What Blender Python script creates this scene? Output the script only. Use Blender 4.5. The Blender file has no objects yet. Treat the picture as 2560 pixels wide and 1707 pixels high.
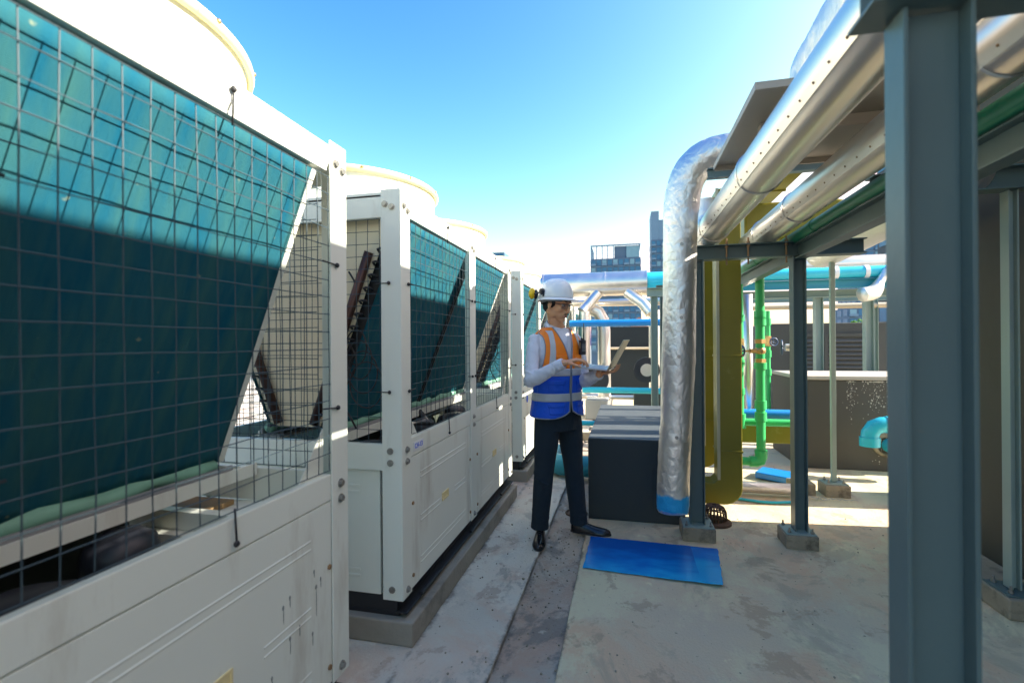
import bpy, math, random
from mathutils import Vector as V, Matrix, noise
random.seed(7)
R = math.radians
scene = bpy.context.scene
COL = scene.collection

# ------------------------------------------------------------------ materials
def nm(name):
    m = bpy.data.materials.new(name); m.use_nodes = True
    nt = m.node_tree; b = nt.nodes['Principled BSDF']
    return m, nt, b
def setin(b, k, v):
    if k in b.inputs: b.inputs[k].default_value = v
def mat(name, col, rough=.5, metal=0., var=.12, vscale=3., bump=0., bscale=60., spec=.5, dirt=None, dscale=1.5, dlo=.55, dhi=.75, rvar=.0, stretch=(1,1,1), emit=None):
    m, nt, b = nm(name); N = nt.nodes; L = nt.links
    b.inputs['Roughness'].default_value = rough; b.inputs['Metallic'].default_value = metal
    setin(b, 'Specular IOR Level', spec)
    tc = N.new('ShaderNodeTexCoord'); mp = N.new('ShaderNodeMapping'); mp.inputs['Scale'].default_value = stretch
    L.new(tc.outputs['Object'], mp.inputs['Vector'])
    n1 = N.new('ShaderNodeTexNoise'); n1.inputs['Scale'].default_value = vscale; n1.inputs['Detail'].default_value = 5
    L.new(mp.outputs[0], n1.inputs['Vector'])
    mx = N.new('ShaderNodeMix'); mx.data_type = 'RGBA'
    c = V(col[:3])
    mx.inputs[6].default_value = (*(c*(1-var)), 1); mx.inputs[7].default_value = (*[min(1, q) for q in c*(1+var)], 1)
    L.new(n1.outputs['Fac'], mx.inputs[0]); out = mx.outputs[2]
    if dirt is not None:
        n2 = N.new('ShaderNodeTexNoise'); n2.inputs['Scale'].default_value = dscale; n2.inputs['Detail'].default_value = 9; n2.inputs['Roughness'].default_value = .65
        L.new(mp.outputs[0], n2.inputs['Vector'])
        mr = N.new('ShaderNodeMapRange'); mr.inputs['From Min'].default_value = dlo; mr.inputs['From Max'].default_value = dhi
        L.new(n2.outputs['Fac'], mr.inputs['Value'])
        m2 = N.new('ShaderNodeMix'); m2.data_type = 'RGBA'; m2.inputs[7].default_value = (*dirt, 1)
        L.new(mr.outputs[0], m2.inputs[0]); L.new(out, m2.inputs[6]); out = m2.outputs[2]
    L.new(out, b.inputs['Base Color'])
    if rvar:
        mr = N.new('ShaderNodeMapRange'); mr.inputs['To Min'].default_value = rough-rvar; mr.inputs['To Max'].default_value = rough+rvar
        L.new(n1.outputs['Fac'], mr.inputs['Value']); L.new(mr.outputs[0], b.inputs['Roughness'])
    if bump:
        n3 = N.new('ShaderNodeTexNoise'); n3.inputs['Scale'].default_value = bscale; n3.inputs['Detail'].default_value = 4
        L.new(mp.outputs[0], n3.inputs['Vector'])
        bp = N.new('ShaderNodeBump'); bp.inputs['Strength'].default_value = bump; bp.inputs['Distance'].default_value = .01
        L.new(n3.outputs['Fac'], bp.inputs['Height']); L.new(bp.outputs[0], b.inputs['Normal'])
    return m

M = {}
M['cream'] = mat('cream_paint', (.80, .82, .72), .40, var=.035, vscale=2.5, dirt=(.46, .40, .30), dscale=5, dlo=.55, dhi=.85, bump=.05, bscale=5, stretch=(1, 1, .22))
M['cream_in'] = mat('cream_inner', (.76, .68, .48), .55, var=.08)
M['rim'] = mat('yellowed_rim', (.84, .70, .36), .5, var=.12, vscale=5)
M['wire'] = mat('mesh_wire', (.055, .085, .10), .55, spec=.3, var=.1)
M['black'] = mat('black_steel', (.018, .02, .024), .45, var=.3)
M['dripgrey'] = mat('drip_grey', (.22, .24, .22), .6)
M['rubber'] = mat('black_rubber', (.02, .02, .022), .6)
M['bolt'] = mat('bolt_zinc', (.35, .34, .31), .4, metal=.8, var=.3, vscale=40)
M['rust'] = mat('rusty_bolt', (.28, .17, .08), .7, var=.4, vscale=50)
M['copper'] = mat('brown_copper_pipe', (.085, .045, .035), .4, metal=.5, var=.3)
M['steelgreen'] = mat('grey_green_paint', (.105, .155, .150), .40, var=.16, vscale=3, bump=.08, bscale=30, dirt=(.20, .17, .12), dscale=16, dlo=.66, dhi=.80)
M['steellight'] = mat('pale_green_paint', (.29, .37, .33), .45, var=.12, dirt=(.3, .24, .16), dscale=14, dlo=.66, dhi=.8)
M['green'] = mat('green_pipe', (.04, .45, .13), .35, var=.12, vscale=4)
M['dkgreen'] = mat('dark_green_pipe', (.02, .27, .14), .35, var=.15)
M['brass'] = mat('brass', (.55, .36, .16), .35, metal=.8, var=.2, vscale=20)
M['aqua'] = mat('aqua_pvc', (.03, .50, .66), .32, var=.10, vscale=4, dirt=(.25, .6, .68), dscale=6, dlo=.62, dhi=.85)
M['blue'] = mat('blue_pvc', (.01, .22, .62), .32, var=.10, vscale=4)
M['teal'] = mat('teal_paint', (.02, .28, .36), .4, var=.12)
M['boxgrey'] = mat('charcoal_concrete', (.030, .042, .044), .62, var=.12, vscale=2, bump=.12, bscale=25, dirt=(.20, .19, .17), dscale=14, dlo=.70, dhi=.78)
M['brown'] = mat('brown_grey_wall', (.066, .062, .050), .7, var=.1, vscale=1.2, bump=.08, bscale=20, dirt=(.05, .043, .032), dscale=1.2, dlo=.5, dhi=.8)
M['greywall'] = mat('dark_grey_wall', (.075, .085, .088), .7, var=.1, bump=.05)
M['conc'] = mat('block_concrete', (.33, .28, .20), .85, var=.25, vscale=9, bump=.4, bscale=40, dirt=(.10, .085, .06), dscale=7, dlo=.50, dhi=.68)
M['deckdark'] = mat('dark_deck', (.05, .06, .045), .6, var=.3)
M['helmet'] = mat('helmet_white', (.80, .82, .83), .22, var=.02)
M['yellow'] = mat('yellow_plastic', (.85, .55, .01), .35, var=.05)
M['dark_plastic'] = mat('dark_plastic', (.02, .022, .03), .4)
M['greyplast'] = mat('grey_plastic', (.30, .31, .31), .5)
M['shoe'] = mat('black_leather', (.012, .012, .014), .18, var=.3, vscale=10, bump=.08, bscale=60)
M['hair'] = mat('black_hair', (.012, .010, .009), .6, bump=.6, bscale=200)
M['lips'] = mat('lips', (.50, .19, .15), .5)
M['eye'] = mat('eye_white', (.75, .72, .68), .2)
M['iris'] = mat('iris', (.03, .02, .015), .15)
M['alum'] = mat('laptop_aluminium', (.52, .53, .55), .32, metal=.7, var=.03)
M['lid'] = mat('laptop_lid', (.50, .44, .33), .34, metal=.75, var=.04)
M['screen'] = mat('laptop_screen', (.02, .02, .025), .1)
M['key'] = mat('keys', (.50, .52, .55), .5)
M['leaf'] = mat('leaf', (.14, .30, .03), .6, var=.5, vscale=6)
M['timber'] = mat('plywood', (.36, .23, .10), .7, var=.3, vscale=6)
M['tanpipe'] = mat('tan_conduit', (.62, .52, .38), .5, var=.1)
M['white'] = mat('white_paint', (.8, .8, .8), .5)
M['cable'] = mat('pale_wire', (.5, .47, .4), .6)

def aluminium(name, col, rough, bump, bscale, stretch=(1, 1, 1), patch=None):
    m, nt, b = nm(name); N = nt.nodes; L = nt.links
    b.inputs['Metallic'].default_value = 1.
    tc = N.new('ShaderNodeTexCoord'); mp = N.new('ShaderNodeMapping'); mp.inputs['Scale'].default_value = stretch
    L.new(tc.outputs['Object'], mp.inputs['Vector'])
    n1 = N.new('ShaderNodeTexNoise'); n1.inputs['Scale'].default_value = 4; n1.inputs['Detail'].default_value = 6
    L.new(mp.outputs[0], n1.inputs['Vector'])
    mr = N.new('ShaderNodeMapRange'); mr.inputs['To Min'].default_value = rough*.65; mr.inputs['To Max'].default_value = rough*1.45
    L.new(n1.outputs['Fac'], mr.inputs['Value']); L.new(mr.outputs[0], b.inputs['Roughness'])
    mx = N.new('ShaderNodeMix'); mx.data_type = 'RGBA'
    c = V(col); mx.inputs[6].default_value = (*(c*.86), 1); mx.inputs[7].default_value = (*[min(1, q) for q in c*1.1], 1)
    L.new(n1.outputs['Fac'], mx.inputs[0]); out = mx.outputs[2]
    if patch:
        sp = N.new('ShaderNodeSeparateXYZ'); L.new(tc.outputs['Object'], sp.inputs[0])
        n5 = N.new('ShaderNodeTexNoise'); n5.inputs['Scale'].default_value = 14; L.new(tc.outputs['Object'], n5.inputs['Vector'])
        ad = N.new('ShaderNodeMath'); ad.operation = 'MULTIPLY_ADD'; ad.inputs[1].default_value = .08
        L.new(n5.outputs['Fac'], ad.inputs[0]); L.new(sp.outputs['Z'], ad.inputs[2])
        r1 = N.new('ShaderNodeMapRange'); r1.inputs['From Min'].default_value = patch[1]+.04; r1.inputs['From Max'].default_value = patch[1]+.02
        L.new(ad.outputs[0], r1.inputs['Value'])
        r2 = N.new('ShaderNodeMapRange'); r2.inputs['From Min'].default_value = patch[0]+.03; r2.inputs['From Max'].default_value = patch[0]+.05
        L.new(ad.outputs[0], r2.inputs['Value'])
        mu = N.new('ShaderNodeMath'); mu.operation = 'MULTIPLY'; L.new(r1.outputs[0], mu.inputs[0]); L.new(r2.outputs[0], mu.inputs[1])
        m2 = N.new('ShaderNodeMix'); m2.data_type = 'RGBA'; m2.inputs[7].default_value = (.02, .38, .72, 1)
        L.new(mu.outputs[0], m2.inputs[0]); L.new(out, m2.inputs[6]); out = m2.outputs[2]
        iv = N.new('ShaderNodeMath'); iv.operation = 'MULTIPLY_ADD'; iv.inputs[1].default_value = -.85; iv.inputs[2].default_value = 1
        L.new(mu.outputs[0], iv.inputs[0]); L.new(iv.outputs[0], b.inputs['Metallic'])
    L.new(out, b.inputs['Base Color'])
    if bump:
        n3 = N.new('ShaderNodeTexVoronoi'); n3.inputs['Scale'].default_value = bscale*.55; n3.feature = 'DISTANCE_TO_EDGE'; n3.inputs['Randomness'].default_value = 1
        n4 = N.new('ShaderNodeTexNoise'); n4.inputs['Scale'].default_value = bscale*.5; n4.inputs['Detail'].default_value = 8; n4.inputs['Distortion'].default_value = 1.2
        nd = N.new('ShaderNodeTexNoise'); nd.inputs['Scale'].default_value = bscale*.25; nd.inputs['Detail'].default_value = 5; L.new(mp.outputs[0], nd.inputs['Vector'])
        vm = N.new('ShaderNodeVectorMath'); vm.operation = 'MULTIPLY_ADD'; vm.inputs[1].default_value = (.22, .22, .22); L.new(nd.outputs['Color'], vm.inputs[0]); L.new(mp.outputs[0], vm.inputs[2])
        L.new(vm.outputs[0], n3.inputs['Vector']); L.new(mp.outputs[0], n4.inputs['Vector'])
        a = N.new('ShaderNodeMath'); a.operation = 'MULTIPLY_ADD'; a.inputs[1].default_value = 1.3
        L.new(n3.outputs['Distance'], a.inputs[0]); L.new(n4.outputs['Fac'], a.inputs[2])
        bp = N.new('ShaderNodeBump'); bp.inputs['Strength'].default_value = bump; bp.inputs['Distance'].default_value = .012
        L.new(a.outputs[0], bp.inputs['Height']); L.new(bp.outputs[0], b.inputs['Normal'])
    return m
M['clad'] = aluminium('aluminium_cladding', (.84, .79, .72), .33, .10, 5, (1, .12, 1))
M['foil'] = aluminium('crumpled_foil', (.86, .84, .80), .48, .4, 22, patch=(-9, -8))
M['foilpatch'] = aluminium('crumpled_foil_painted', (.88, .84, .78), .46, .55, 22, (1, 1, .8), patch=(.03, .15))
M['olive'] = mat('olive_painted_duct', (.24, .205, .022), .33, metal=.15, var=.18, vscale=3, bump=.12, bscale=9, dirt=(.42, .38, .12), dscale=5, dlo=.6, dhi=.85)
M['olivelit'] = mat('olive_lit_side', (.52, .47, .30), .5, var=.1)  # tan standing in for the lit side of the olive ducts
M['traytan'] = mat('tan_sheet_metal', (.42, .36, .29), .45, metal=.15, var=.08, bump=.04, bscale=6)

def cloth_mat():
    m, nt, b = nm('teal_shade_cloth'); N = nt.nodes; L = nt.links
    tc = N.new('ShaderNodeTexCoord')
    w = N.new('ShaderNodeTexWave'); w.wave_type = 'BANDS'; w.bands_direction = 'Z'; w.inputs['Scale'].default_value = 90; w.inputs['Distortion'].default_value = 1
    L.new(tc.outputs['Object'], w.inputs['Vector'])
    mp = N.new('ShaderNodeMapping'); mp.inputs['Scale'].default_value = (1, 5, .9); mp.inputs['Rotation'].default_value = (R(14), 0, 0)
    L.new(tc.outputs['Object'], mp.inputs[0])
    n = N.new('ShaderNodeTexNoise'); n.inputs['Scale'].default_value = 4; n.inputs['Detail'].default_value = 7
    L.new(mp.outputs[0], n.inputs['Vector'])
    cr = N.new('ShaderNodeValToRGB'); cr.color_ramp.elements[0].position = .3; cr.color_ramp.elements[1].position = .72
    cr.color_ramp.elements[0].color = (.004, .100, .165, 1); cr.color_ramp.elements[1].color = (.035, .14, .145, 1)
    L.new(n.outputs['Fac'], cr.inputs[0])
    n2 = N.new('ShaderNodeTexNoise'); n2.inputs['Scale'].default_value = 26; L.new(tc.outputs['Object'], n2.inputs['Vector'])
    mr = N.new('ShaderNodeMapRange'); mr.inputs['From Min'].default_value = .74; mr.inputs['From Max'].default_value = .80
    L.new(n2.outputs['Fac'], mr.inputs[0])
    mx = N.new('ShaderNodeMix'); mx.data_type = 'RGBA'; mx.inputs[7].default_value = (.20, .25, .18, 1)
    L.new(mr.outputs[0], mx.inputs[0]); L.new(cr.outputs[0], mx.inputs[6]); L.new(mx.outputs[2], b.inputs['Base Color'])
    b.inputs['Roughness'].default_value = .9; setin(b, 'Specular IOR Level', .15)
    ad = N.new('ShaderNodeMath'); ad.operation = 'MULTIPLY_ADD'; ad.inputs[1].default_value = .12
    L.new(w.outputs['Fac'], ad.inputs[0]); L.new(n.outputs['Fac'], ad.inputs[2])
    bp = N.new('ShaderNodeBump'); bp.inputs['Strength'].default_value = .5; bp.inputs['Distance'].default_value = .02
    L.new(ad.outputs[0], bp.inputs['Height']); L.new(bp.outputs[0], b.inputs['Normal'])
    return m
M['cloth'] = cloth_mat()
M['roll'] = mat('pale_green_roll', (.20, .42, .30), .6, var=.25, vscale=12, bump=.2, bscale=30)

def fabric(name, col, rough=.8, bump=.35, bscale=9, var=.06, weave=True):
    m, nt, b = nm(name); N = nt.nodes; L = nt.links
    tc = N.new('ShaderNodeTexCoord')
    n = N.new('ShaderNodeTexNoise'); n.inputs['Scale'].default_value = bscale; n.inputs['Detail'].default_value = 3; n.inputs['Distortion'].default_value = .8
    L.new(tc.outputs['Object'], n.inputs['Vector'])
    mx = N.new('ShaderNodeMix'); mx.data_type = 'RGBA'; c = V(col)
    mx.inputs[6].default_value = (*(c*(1-var)), 1); mx.inputs[7].default_value = (*[min(1, q) for q in c*(1+var)], 1)
    L.new(n.outputs['Fac'], mx.inputs[0]); L.new(mx.outputs[2], b.inputs['Base Color'])
    b.inputs['Roughness'].default_value = rough
    bp = N.new('ShaderNodeBump'); bp.inputs['Strength'].default_value = bump; bp.inputs['Distance'].default_value = .03
    L.new(n.outputs['Fac'], bp.inputs['Height']); L.new(bp.outputs[0], b.inputs['Normal'])
    return m
M['shirt'] = fabric('white_shirt', (.72, .73, .80), bump=.55, bscale=13)
M['trouser'] = fabric('navy_trousers', (.012, .024, .036), .9, bump=.6, bscale=8, var=.15)
M['orange'] = fabric('orange_mesh', (1., .235, .008), .6, bump=.3, bscale=10)
M['vblue'] = fabric('blue_mesh', (.002, .10, .72), .6, bump=.35, bscale=10)
M['reflect'] = fabric('reflective_tape', (.50, .53, .56), .35, bump=.2, bscale=14)
M['piping'] = fabric('grey_piping', (.30, .32, .35), .6, bump=.1)
def skin():
    m, nt, b = nm('skin'); N = nt.nodes; L = nt.links
    tc = N.new('ShaderNodeTexCoord'); n = N.new('ShaderNodeTexNoise'); n.inputs['Scale'].default_value = 22; n.inputs['Detail'].default_value = 5
    L.new(tc.outputs['Object'], n.inputs['Vector'])
    mx = N.new('ShaderNodeMix'); mx.data_type = 'RGBA'; mx.inputs[6].default_value = (.70, .33, .17, 1); mx.inputs[7].default_value = (.78, .41, .23, 1)
    L.new(n.outputs['Fac'], mx.inputs[0]); L.new(mx.outputs[2], b.inputs['Base Color'])
    b.inputs['Roughness'].default_value = .45
    setin(b, 'Subsurface Weight', .15); setin(b, 'Subsurface Radius', (.02, .008, .004)); setin(b, 'Subsurface Scale', .3)
    return m
M['skin'] = skin()
def lens():
    m, nt, b = nm('clear_lens'); b.inputs['Roughness'].default_value = .03
    b.inputs['Base Color'].default_value = (.16, .15, .15, 1); b.inputs['Alpha'].default_value = .38
    return m
M['lens'] = lens()
def bluesheet():
    m, nt, b = nm('blue_board'); N = nt.nodes; L = nt.links
    tc = N.new('ShaderNodeTexCoord'); sp = N.new('ShaderNodeSeparateXYZ'); L.new(tc.outputs['Object'], sp.inputs[0])
    n = N.new('ShaderNodeTexNoise'); n.inputs['Scale'].default_value = 5; n.inputs['Detail'].default_value = 8
    mp = N.new('ShaderNodeMapping'); mp.inputs['Scale'].default_value = (1, 2.2, 1); L.new(tc.outputs['Object'], mp.inputs[0]); L.new(mp.outputs[0], n.inputs['Vector'])
    a = N.new('ShaderNodeMath'); a.operation = 'MULTIPLY_ADD'; a.inputs[1].default_value = -1.9; a.inputs[2].default_value = 0
    L.new(sp.outputs['Y'], a.inputs[0])
    s = N.new('ShaderNodeMath'); s.operation = 'ADD'; L.new(a.outputs[0], s.inputs[0]); L.new(n.outputs['Fac'], s.inputs[1])
    g = N.new('ShaderNodeMapRange'); g.inputs['From Min'].default_value = .266; g.inputs['From Max'].default_value = .27
    L.new(sp.outputs['X'], g.inputs['Value'])
    s2 = N.new('ShaderNodeMath'); s2.operation = 'MULTIPLY_ADD'; s2.inputs[1].default_value = .35; L.new(g.outputs[0], s2.inputs[0]); L.new(s.outputs[0], s2.inputs[2])
    cr = N.new('ShaderNodeValToRGB'); e = cr.color_ramp.elements
    e[0].position = .25; e[0].color = (.003, .12, .45, 1); e[1].position = 1.0; e[1].color = (.02, .45, .85, 1)
    x = e.new(.6); x.color = (.004, .22, .66, 1)
    L.new(s2.outputs[0], cr.inputs[0]); L.new(cr.outputs[0], b.inputs['Base Color']); b.inputs['Roughness'].default_value = .24
    return m
M['bsheet'] = bluesheet()

def concrete_floor(name, base, pink, grey, seed, rough=.75, wet=.5, edges=()):
    m, nt, b = nm(name); N = nt.nodes; L = nt.links
    tc = N.new('ShaderNodeTexCoord'); mp = N.new('ShaderNodeMapping'); mp.inputs['Location'].default_value = (seed, seed*2, 0)
    L.new(tc.outputs['Object'], mp.inputs[0])
    def nz(sc, det=8, ro=.6, dist=0., st=None):
        n = N.new('ShaderNodeTexNoise'); n.inputs['Scale'].default_value = sc; n.inputs['Detail'].default_value = det
        n.inputs['Roughness'].default_value = ro; n.inputs['Distortion'].default_value = dist
        if st:
            q = N.new('ShaderNodeMapping'); q.inputs['Scale'].default_value = st; L.new(mp.outputs[0], q.inputs[0]); L.new(q.outputs[0], n.inputs['Vector'])
        else: L.new(mp.outputs[0], n.inputs['Vector'])
        return n.outputs['Fac']
    def rng(v, a, c):
        r = N.new('ShaderNodeMapRange'); r.inputs['From Min'].default_value = a; r.inputs['From Max'].default_value = c; L.new(v, r.inputs['Value']); return r.outputs[0]
    def mix(f, a, c, k=1.):
        x = N.new('ShaderNodeMix'); x.data_type = 'RGBA'
        if k != 1.:
            q = N.new('ShaderNodeMath'); q.operation = 'MULTIPLY'; q.inputs[1].default_value = k; L.new(f, q.inputs[0]); f = q.outputs[0]
        L.new(f, x.inputs[0])
        if isinstance(a, tuple): x.inputs[6].default_value = (*a, 1)
        else: L.new(a, x.inputs[6])
        if isinstance(c, tuple): x.inputs[7].default_value = (*c, 1)
        else: L.new(c, x.inputs[7])
        return x.outputs[2]
    col = mix(rng(nz(.9, 7, .6), .38, .60), base, grey)
    col = mix(rng(nz(1.3, 9, .65, .5), .47, .60), col, pink, .85)
    col = mix(rng(nz(1.7, 12, .75, .2, (.8, .5, 1)), .50, .56), col, tuple(min(.8, q*1.22) for q in base), .6)
    col = mix(rng(nz(2.4, 11, .72, .6, (1, .7, 1)), .535, .585), col, tuple(q*.45 for q in grey), wet)
    col = mix(rng(nz(3.1, 11, .7, .3), .57, .61), col, tuple(q*.55 for q in pink), .6)
    col = mix(rng(nz(7, 6, .6), .66, .71), col, tuple(min(1, q*1.5) for q in base), .55)
    col = mix(rng(nz(38, 3, .5), .69, .73), col, (.05, .05, .045), .8)
    col = mix(nz(160, 2, .6), col, tuple(q*.75 for q in base), .35)
    if edges:
        sx = N.new('ShaderNodeSeparateXYZ'); L.new(tc.outputs['Object'], sx.inputs[0])
        nn_ = nz(4, 10, .75)
        for e_, w_ in edges:
            d_ = N.new('ShaderNodeMath'); d_.operation = 'SUBTRACT'; d_.inputs[1].default_value = e_; L.new(sx.outputs['X'], d_.inputs[0])
            a_ = N.new('ShaderNodeMath'); a_.operation = 'ABSOLUTE'; L.new(d_.outputs[0], a_.inputs[0])
            s_ = N.new('ShaderNodeMath'); s_.operation = 'MULTIPLY_ADD'; s_.inputs[1].default_value = -w_; L.new(nn_, s_.inputs[0]); L.new(a_.outputs[0], s_.inputs[2])
            col = mix(rng(s_.outputs[0], .0-w_*.42, .0-w_*.56), col, (.10, .095, .085), .75)
    L.new(col, b.inputs['Base Color'])
    rr = N.new('ShaderNodeMapRange'); rr.inputs['To Min'].default_value = rough-.2; rr.inputs['To Max'].default_value = rough+.12
    L.new(nz(2.0, 6), rr.inputs['Value']); L.new(rr.outputs[0], b.inputs['Roughness'])
    bp = N.new('ShaderNodeBump'); bp.inputs['Strength'].default_value = .45; bp.inputs['Distance'].default_value = .012
    ad = N.new('ShaderNodeMath'); ad.operation = 'ADD'; L.new(nz(5, 9, .7), ad.inputs[0]); L.new(nz(70, 4, .6), ad.inputs[1])
    L.new(ad.outputs[0], bp.inputs['Height']); L.new(bp.outputs[0], b.inputs['Normal'])
    return m
M['floorR'] = concrete_floor('concrete_right', (.78, .62, .385), (.76, .50, .30), (.66, .57, .40), 3.1, wet=.35, edges=((-.292, .10),))
M['floorL'] = concrete_floor('concrete_walkway', (.66, .61, .50), (.64, .44, .32), (.54, .52, .45), 11.7, wet=.6, edges=((-.568, .12), (-.958, .22)))
M['channel'] = concrete_floor('concrete_channel', (.46, .40, .32), (.50, .32, .22), (.32, .31, .28), 23.3, wet=.7, edges=((-.568, .22), (-.292, .16)))
M['plinth'] = mat('plinth_concrete', (.30, .275, .225), .85, var=.25, vscale=6, bump=.4, bscale=35, dirt=(.15, .14, .12), dscale=4, dlo=.52, dhi=.7)
M['city'] = mat('city_ground', (.22, .24, .24), .9, var=.3, vscale=.02)

def tower_mat(name, wall, glass, dx=.33, dz=.3):
    m, nt, b = nm(name); N = nt.nodes; L = nt.links
    tc = N.new('ShaderNodeTexCoord'); n = N.new('ShaderNodeTexNoise'); n.inputs['Scale'].default_value = .6; n.inputs['Detail'].default_value = 2
    L.new(tc.outputs['Object'], n.inputs['Vector'])
    mx = N.new('ShaderNodeMix'); mx.data_type = 'RGBA'; mx.inputs[6].default_value = (*wall, 1); mx.inputs[7].default_value = (*glass, 1)
    L.new(n.outputs['Fac'], mx.inputs[0]); L.new(mx.outputs[2], b.inputs['Base Color']); b.inputs['Roughness'].default_value = .35
    return m
M['tglass'] = tower_mat('tower_glass', (.02, .10, .19), (.06, .26, .40))
M['tglass2'] = tower_mat('tower_glass_pale', (.15, .33, .38), (.28, .46, .5))
M['twall'] = mat('tower_wall', (.10, .17, .24), .6, var=.15, vscale=.1)
M['twall2'] = mat('tower_slab', (.18, .30, .38), .6, var=.1, vscale=.1)
M['roofred'] = mat('red_roof', (.5, .22, .12), .8)

# ------------------------------------------------------------------ mesh builder
SPLIT = {'bolt', 'screw', 'guard_tie', 'header_pipe', 'coupling', 'end_rail', 'seam_band', 'joint_band', 'anchor_bolt', 'button', 'knob', 'rim_clip', 'compressor',
         'cross_member', 'leg', 'pin_washer', 'u_bolt', 'return_bend', 'rear_rail', 'eyebrow', 'gusset_plate', 'window', 'window_blind', 'balcony', 'black_hose', 'socket', 'base_channel', 'folded_edge', 'tray_part', 'upper_block', 'touch'}
class MB:
    def __init__(s, o=(0, 0, 0)): s.v = []; s.f = []; s.o = V(o); s.cuts = []
    def add(s, vs, fs):
        n = len(s.v); s.v += [V(q) for q in vs]; s.f += [tuple(i+n for i in f) for f in fs]; return s
    def obox(s, c, X, Y, Z, hx, hy, hz):
        c = V(c); X = V(X); Y = V(Y); Z = V(Z); vs = []
        for k in (-1, 1):
            for j in (-1, 1):
                for i in (-1, 1): vs.append(c+X*hx*i+Y*hy*j+Z*hz*k)
        return s.add(vs, [(0, 2, 3, 1), (4, 5, 7, 6), (0, 1, 5, 4), (2, 6, 7, 3), (0, 4, 6, 2), (1, 3, 7, 5)])
    def box(s, x0, x1, y0, y1, z0, z1):
        return s.obox(((x0+x1)/2, (y0+y1)/2, (z0+z1)/2), (1, 0, 0), (0, 1, 0), (0, 0, 1), abs(x1-x0)/2, abs(y1-y0)/2, abs(z1-z0)/2)
    def bar(s, p0, p1, w, h, up=(0, 0, 1)):
        p0 = V(p0); p1 = V(p1); d = (p1-p0); l = d.length; d.normalize(); up = V(up)
        if abs(d.dot(up)) > .98: up = V((0, 1, 0))
        x = d.cross(up).normalized(); u = x.cross(d).normalized()
        return s.obox((p0+p1)/2, d, x, u, l/2, w/2, h/2)
    def rings(s, rs, cap=True, closed=False):
        n = len(rs[0]); b = len(s.v)
        for r in rs: s.v += [V(q) for q in r]
        m = len(rs); K = m if closed else m-1
        for i in range(K):
            for j in range(n):
                a = b+i*n+j; c = b+i*n+(j+1) % n; d = b+((i+1) % m)*n+(j+1) % n; e = b+((i+1) % m)*n+j
                s.f.append((a, c, d, e))
        if cap and not closed:
            s.f.append(tuple(b+j for j in range(n))[::-1]); s.f.append(tuple(b+(m-1)*n+j for j in range(n)))
        return s
    def cyl(s, p0, p1, r, n=12, r1=None, cap=True):
        p0 = V(p0); p1 = V(p1); d = (p1-p0).normalized(); up = V((0, 0, 1)) if abs(d.z) < .9 else V((1, 0, 0))
        x = d.cross(up).normalized(); y = d.cross(x).normalized(); r1 = r if r1 is None else r1
        R0 = [p0+(x*math.cos(2*math.pi*j/n)+y*math.sin(2*math.pi*j/n))*r for j in range(n)]
        R1 = [p1+(x*math.cos(2*math.pi*j/n)+y*math.sin(2*math.pi*j/n))*r1 for j in range(n)]
        return s.rings([R0, R1], cap)
    def tube(s, pts, r, n=12, cap=True, flat=None):
        pts = [V(p) for p in pts]; rs = []; x = None
        for i, p in enumerate(pts):
            d = (pts[min(i+1, len(pts)-1)]-pts[max(i-1, 0)]).normalized()
            if x is None:
                up = V((0, 0, 1)) if abs(d.z) < .9 else V((1, 0, 0)); x = d.cross(up).normalized()
            else: x = (x-d*x.dot(d)).normalized()
            y = d.cross(x).normalized(); rr = r[i] if isinstance(r, list) else r
            rr = rr if isinstance(rr, tuple) else (rr, rr)
            rs.append([p+x*math.cos(2*math.pi*j/n)*rr[0]+y*math.sin(2*math.pi*j/n)*rr[1] for j in range(n)])
        return s.rings(rs, cap)
    def lathe(s, c, prof, n=24, axis='z', cap=True):
        c = V(c); rs = []
        for (r, h) in prof:
            q = []
            for j in range(n):
                a = 2*math.pi*j/n; u, w = r*math.cos(a), r*math.sin(a)
                q.append(c+(V((u, w, h)) if axis == 'z' else V((h, u, w)) if axis == 'x' else V((w, h, u))))
            rs.append(q)
        return s.rings(rs, cap)
    def ell(s, c, r, n=16, m=10, M3=None):
        c = V(c); rs = []
        for i in range(m+1):
            t = math.pi*i/m; t = min(max(t, .02), math.pi-.02); q = []
            for j in range(n):
                a = 2*math.pi*j/n; p = V((r[0]*math.sin(t)*math.cos(a), r[1]*math.sin(t)*math.sin(a), -r[2]*math.cos(t)))
                if M3 is not None: p = M3 @ p
                q.append(c+p)
            rs.append(q)
        return s.rings(rs, True)
    def prism(s, poly, z0, z1, axis='z'):
        n = len(poly)
        def P(u, w, h): return (u, w, h) if axis == 'z' else (h, u, w) if axis == 'x' else (u, h, w)
        vs = [P(u, w, z0) for u, w in poly]+[P(u, w, z1) for u, w in poly]
        fs = [tuple(range(n))[::-1], tuple(range(n, 2*n))]+[(i, (i+1) % n, n+(i+1) % n, n+i) for i in range(n)]
        return s.add(vs, fs)
    def hbeam(s, p0, p1, h, b, up=(0, 0, 1), tf=.008, tw=.006):
        p0 = V(p0); p1 = V(p1); d = (p1-p0).normalized(); up = V(up)
        x = d.cross(up).normalized(); u = x.cross(d).normalized(); c = (p0+p1)/2; l = (p1-p0).length/2
        s.obox(c+u*(h/2-tf/2), d, x, u, l, b/2, tf/2); s.obox(c-u*(h/2-tf/2), d, x, u, l, b/2, tf/2)
        return s.obox(c, d, x, u, l-.001, tw/2, h/2-tf)
    def noise(s, amp, sc, seed=0):
        for i, v in enumerate(s.v):
            s.v[i] = v+V(noise.noise_vector(v*sc+V((seed, seed, seed))))*amp
        return s
    def cut(s): s.cuts.append((len(s.v), len(s.f))); return s
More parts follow.
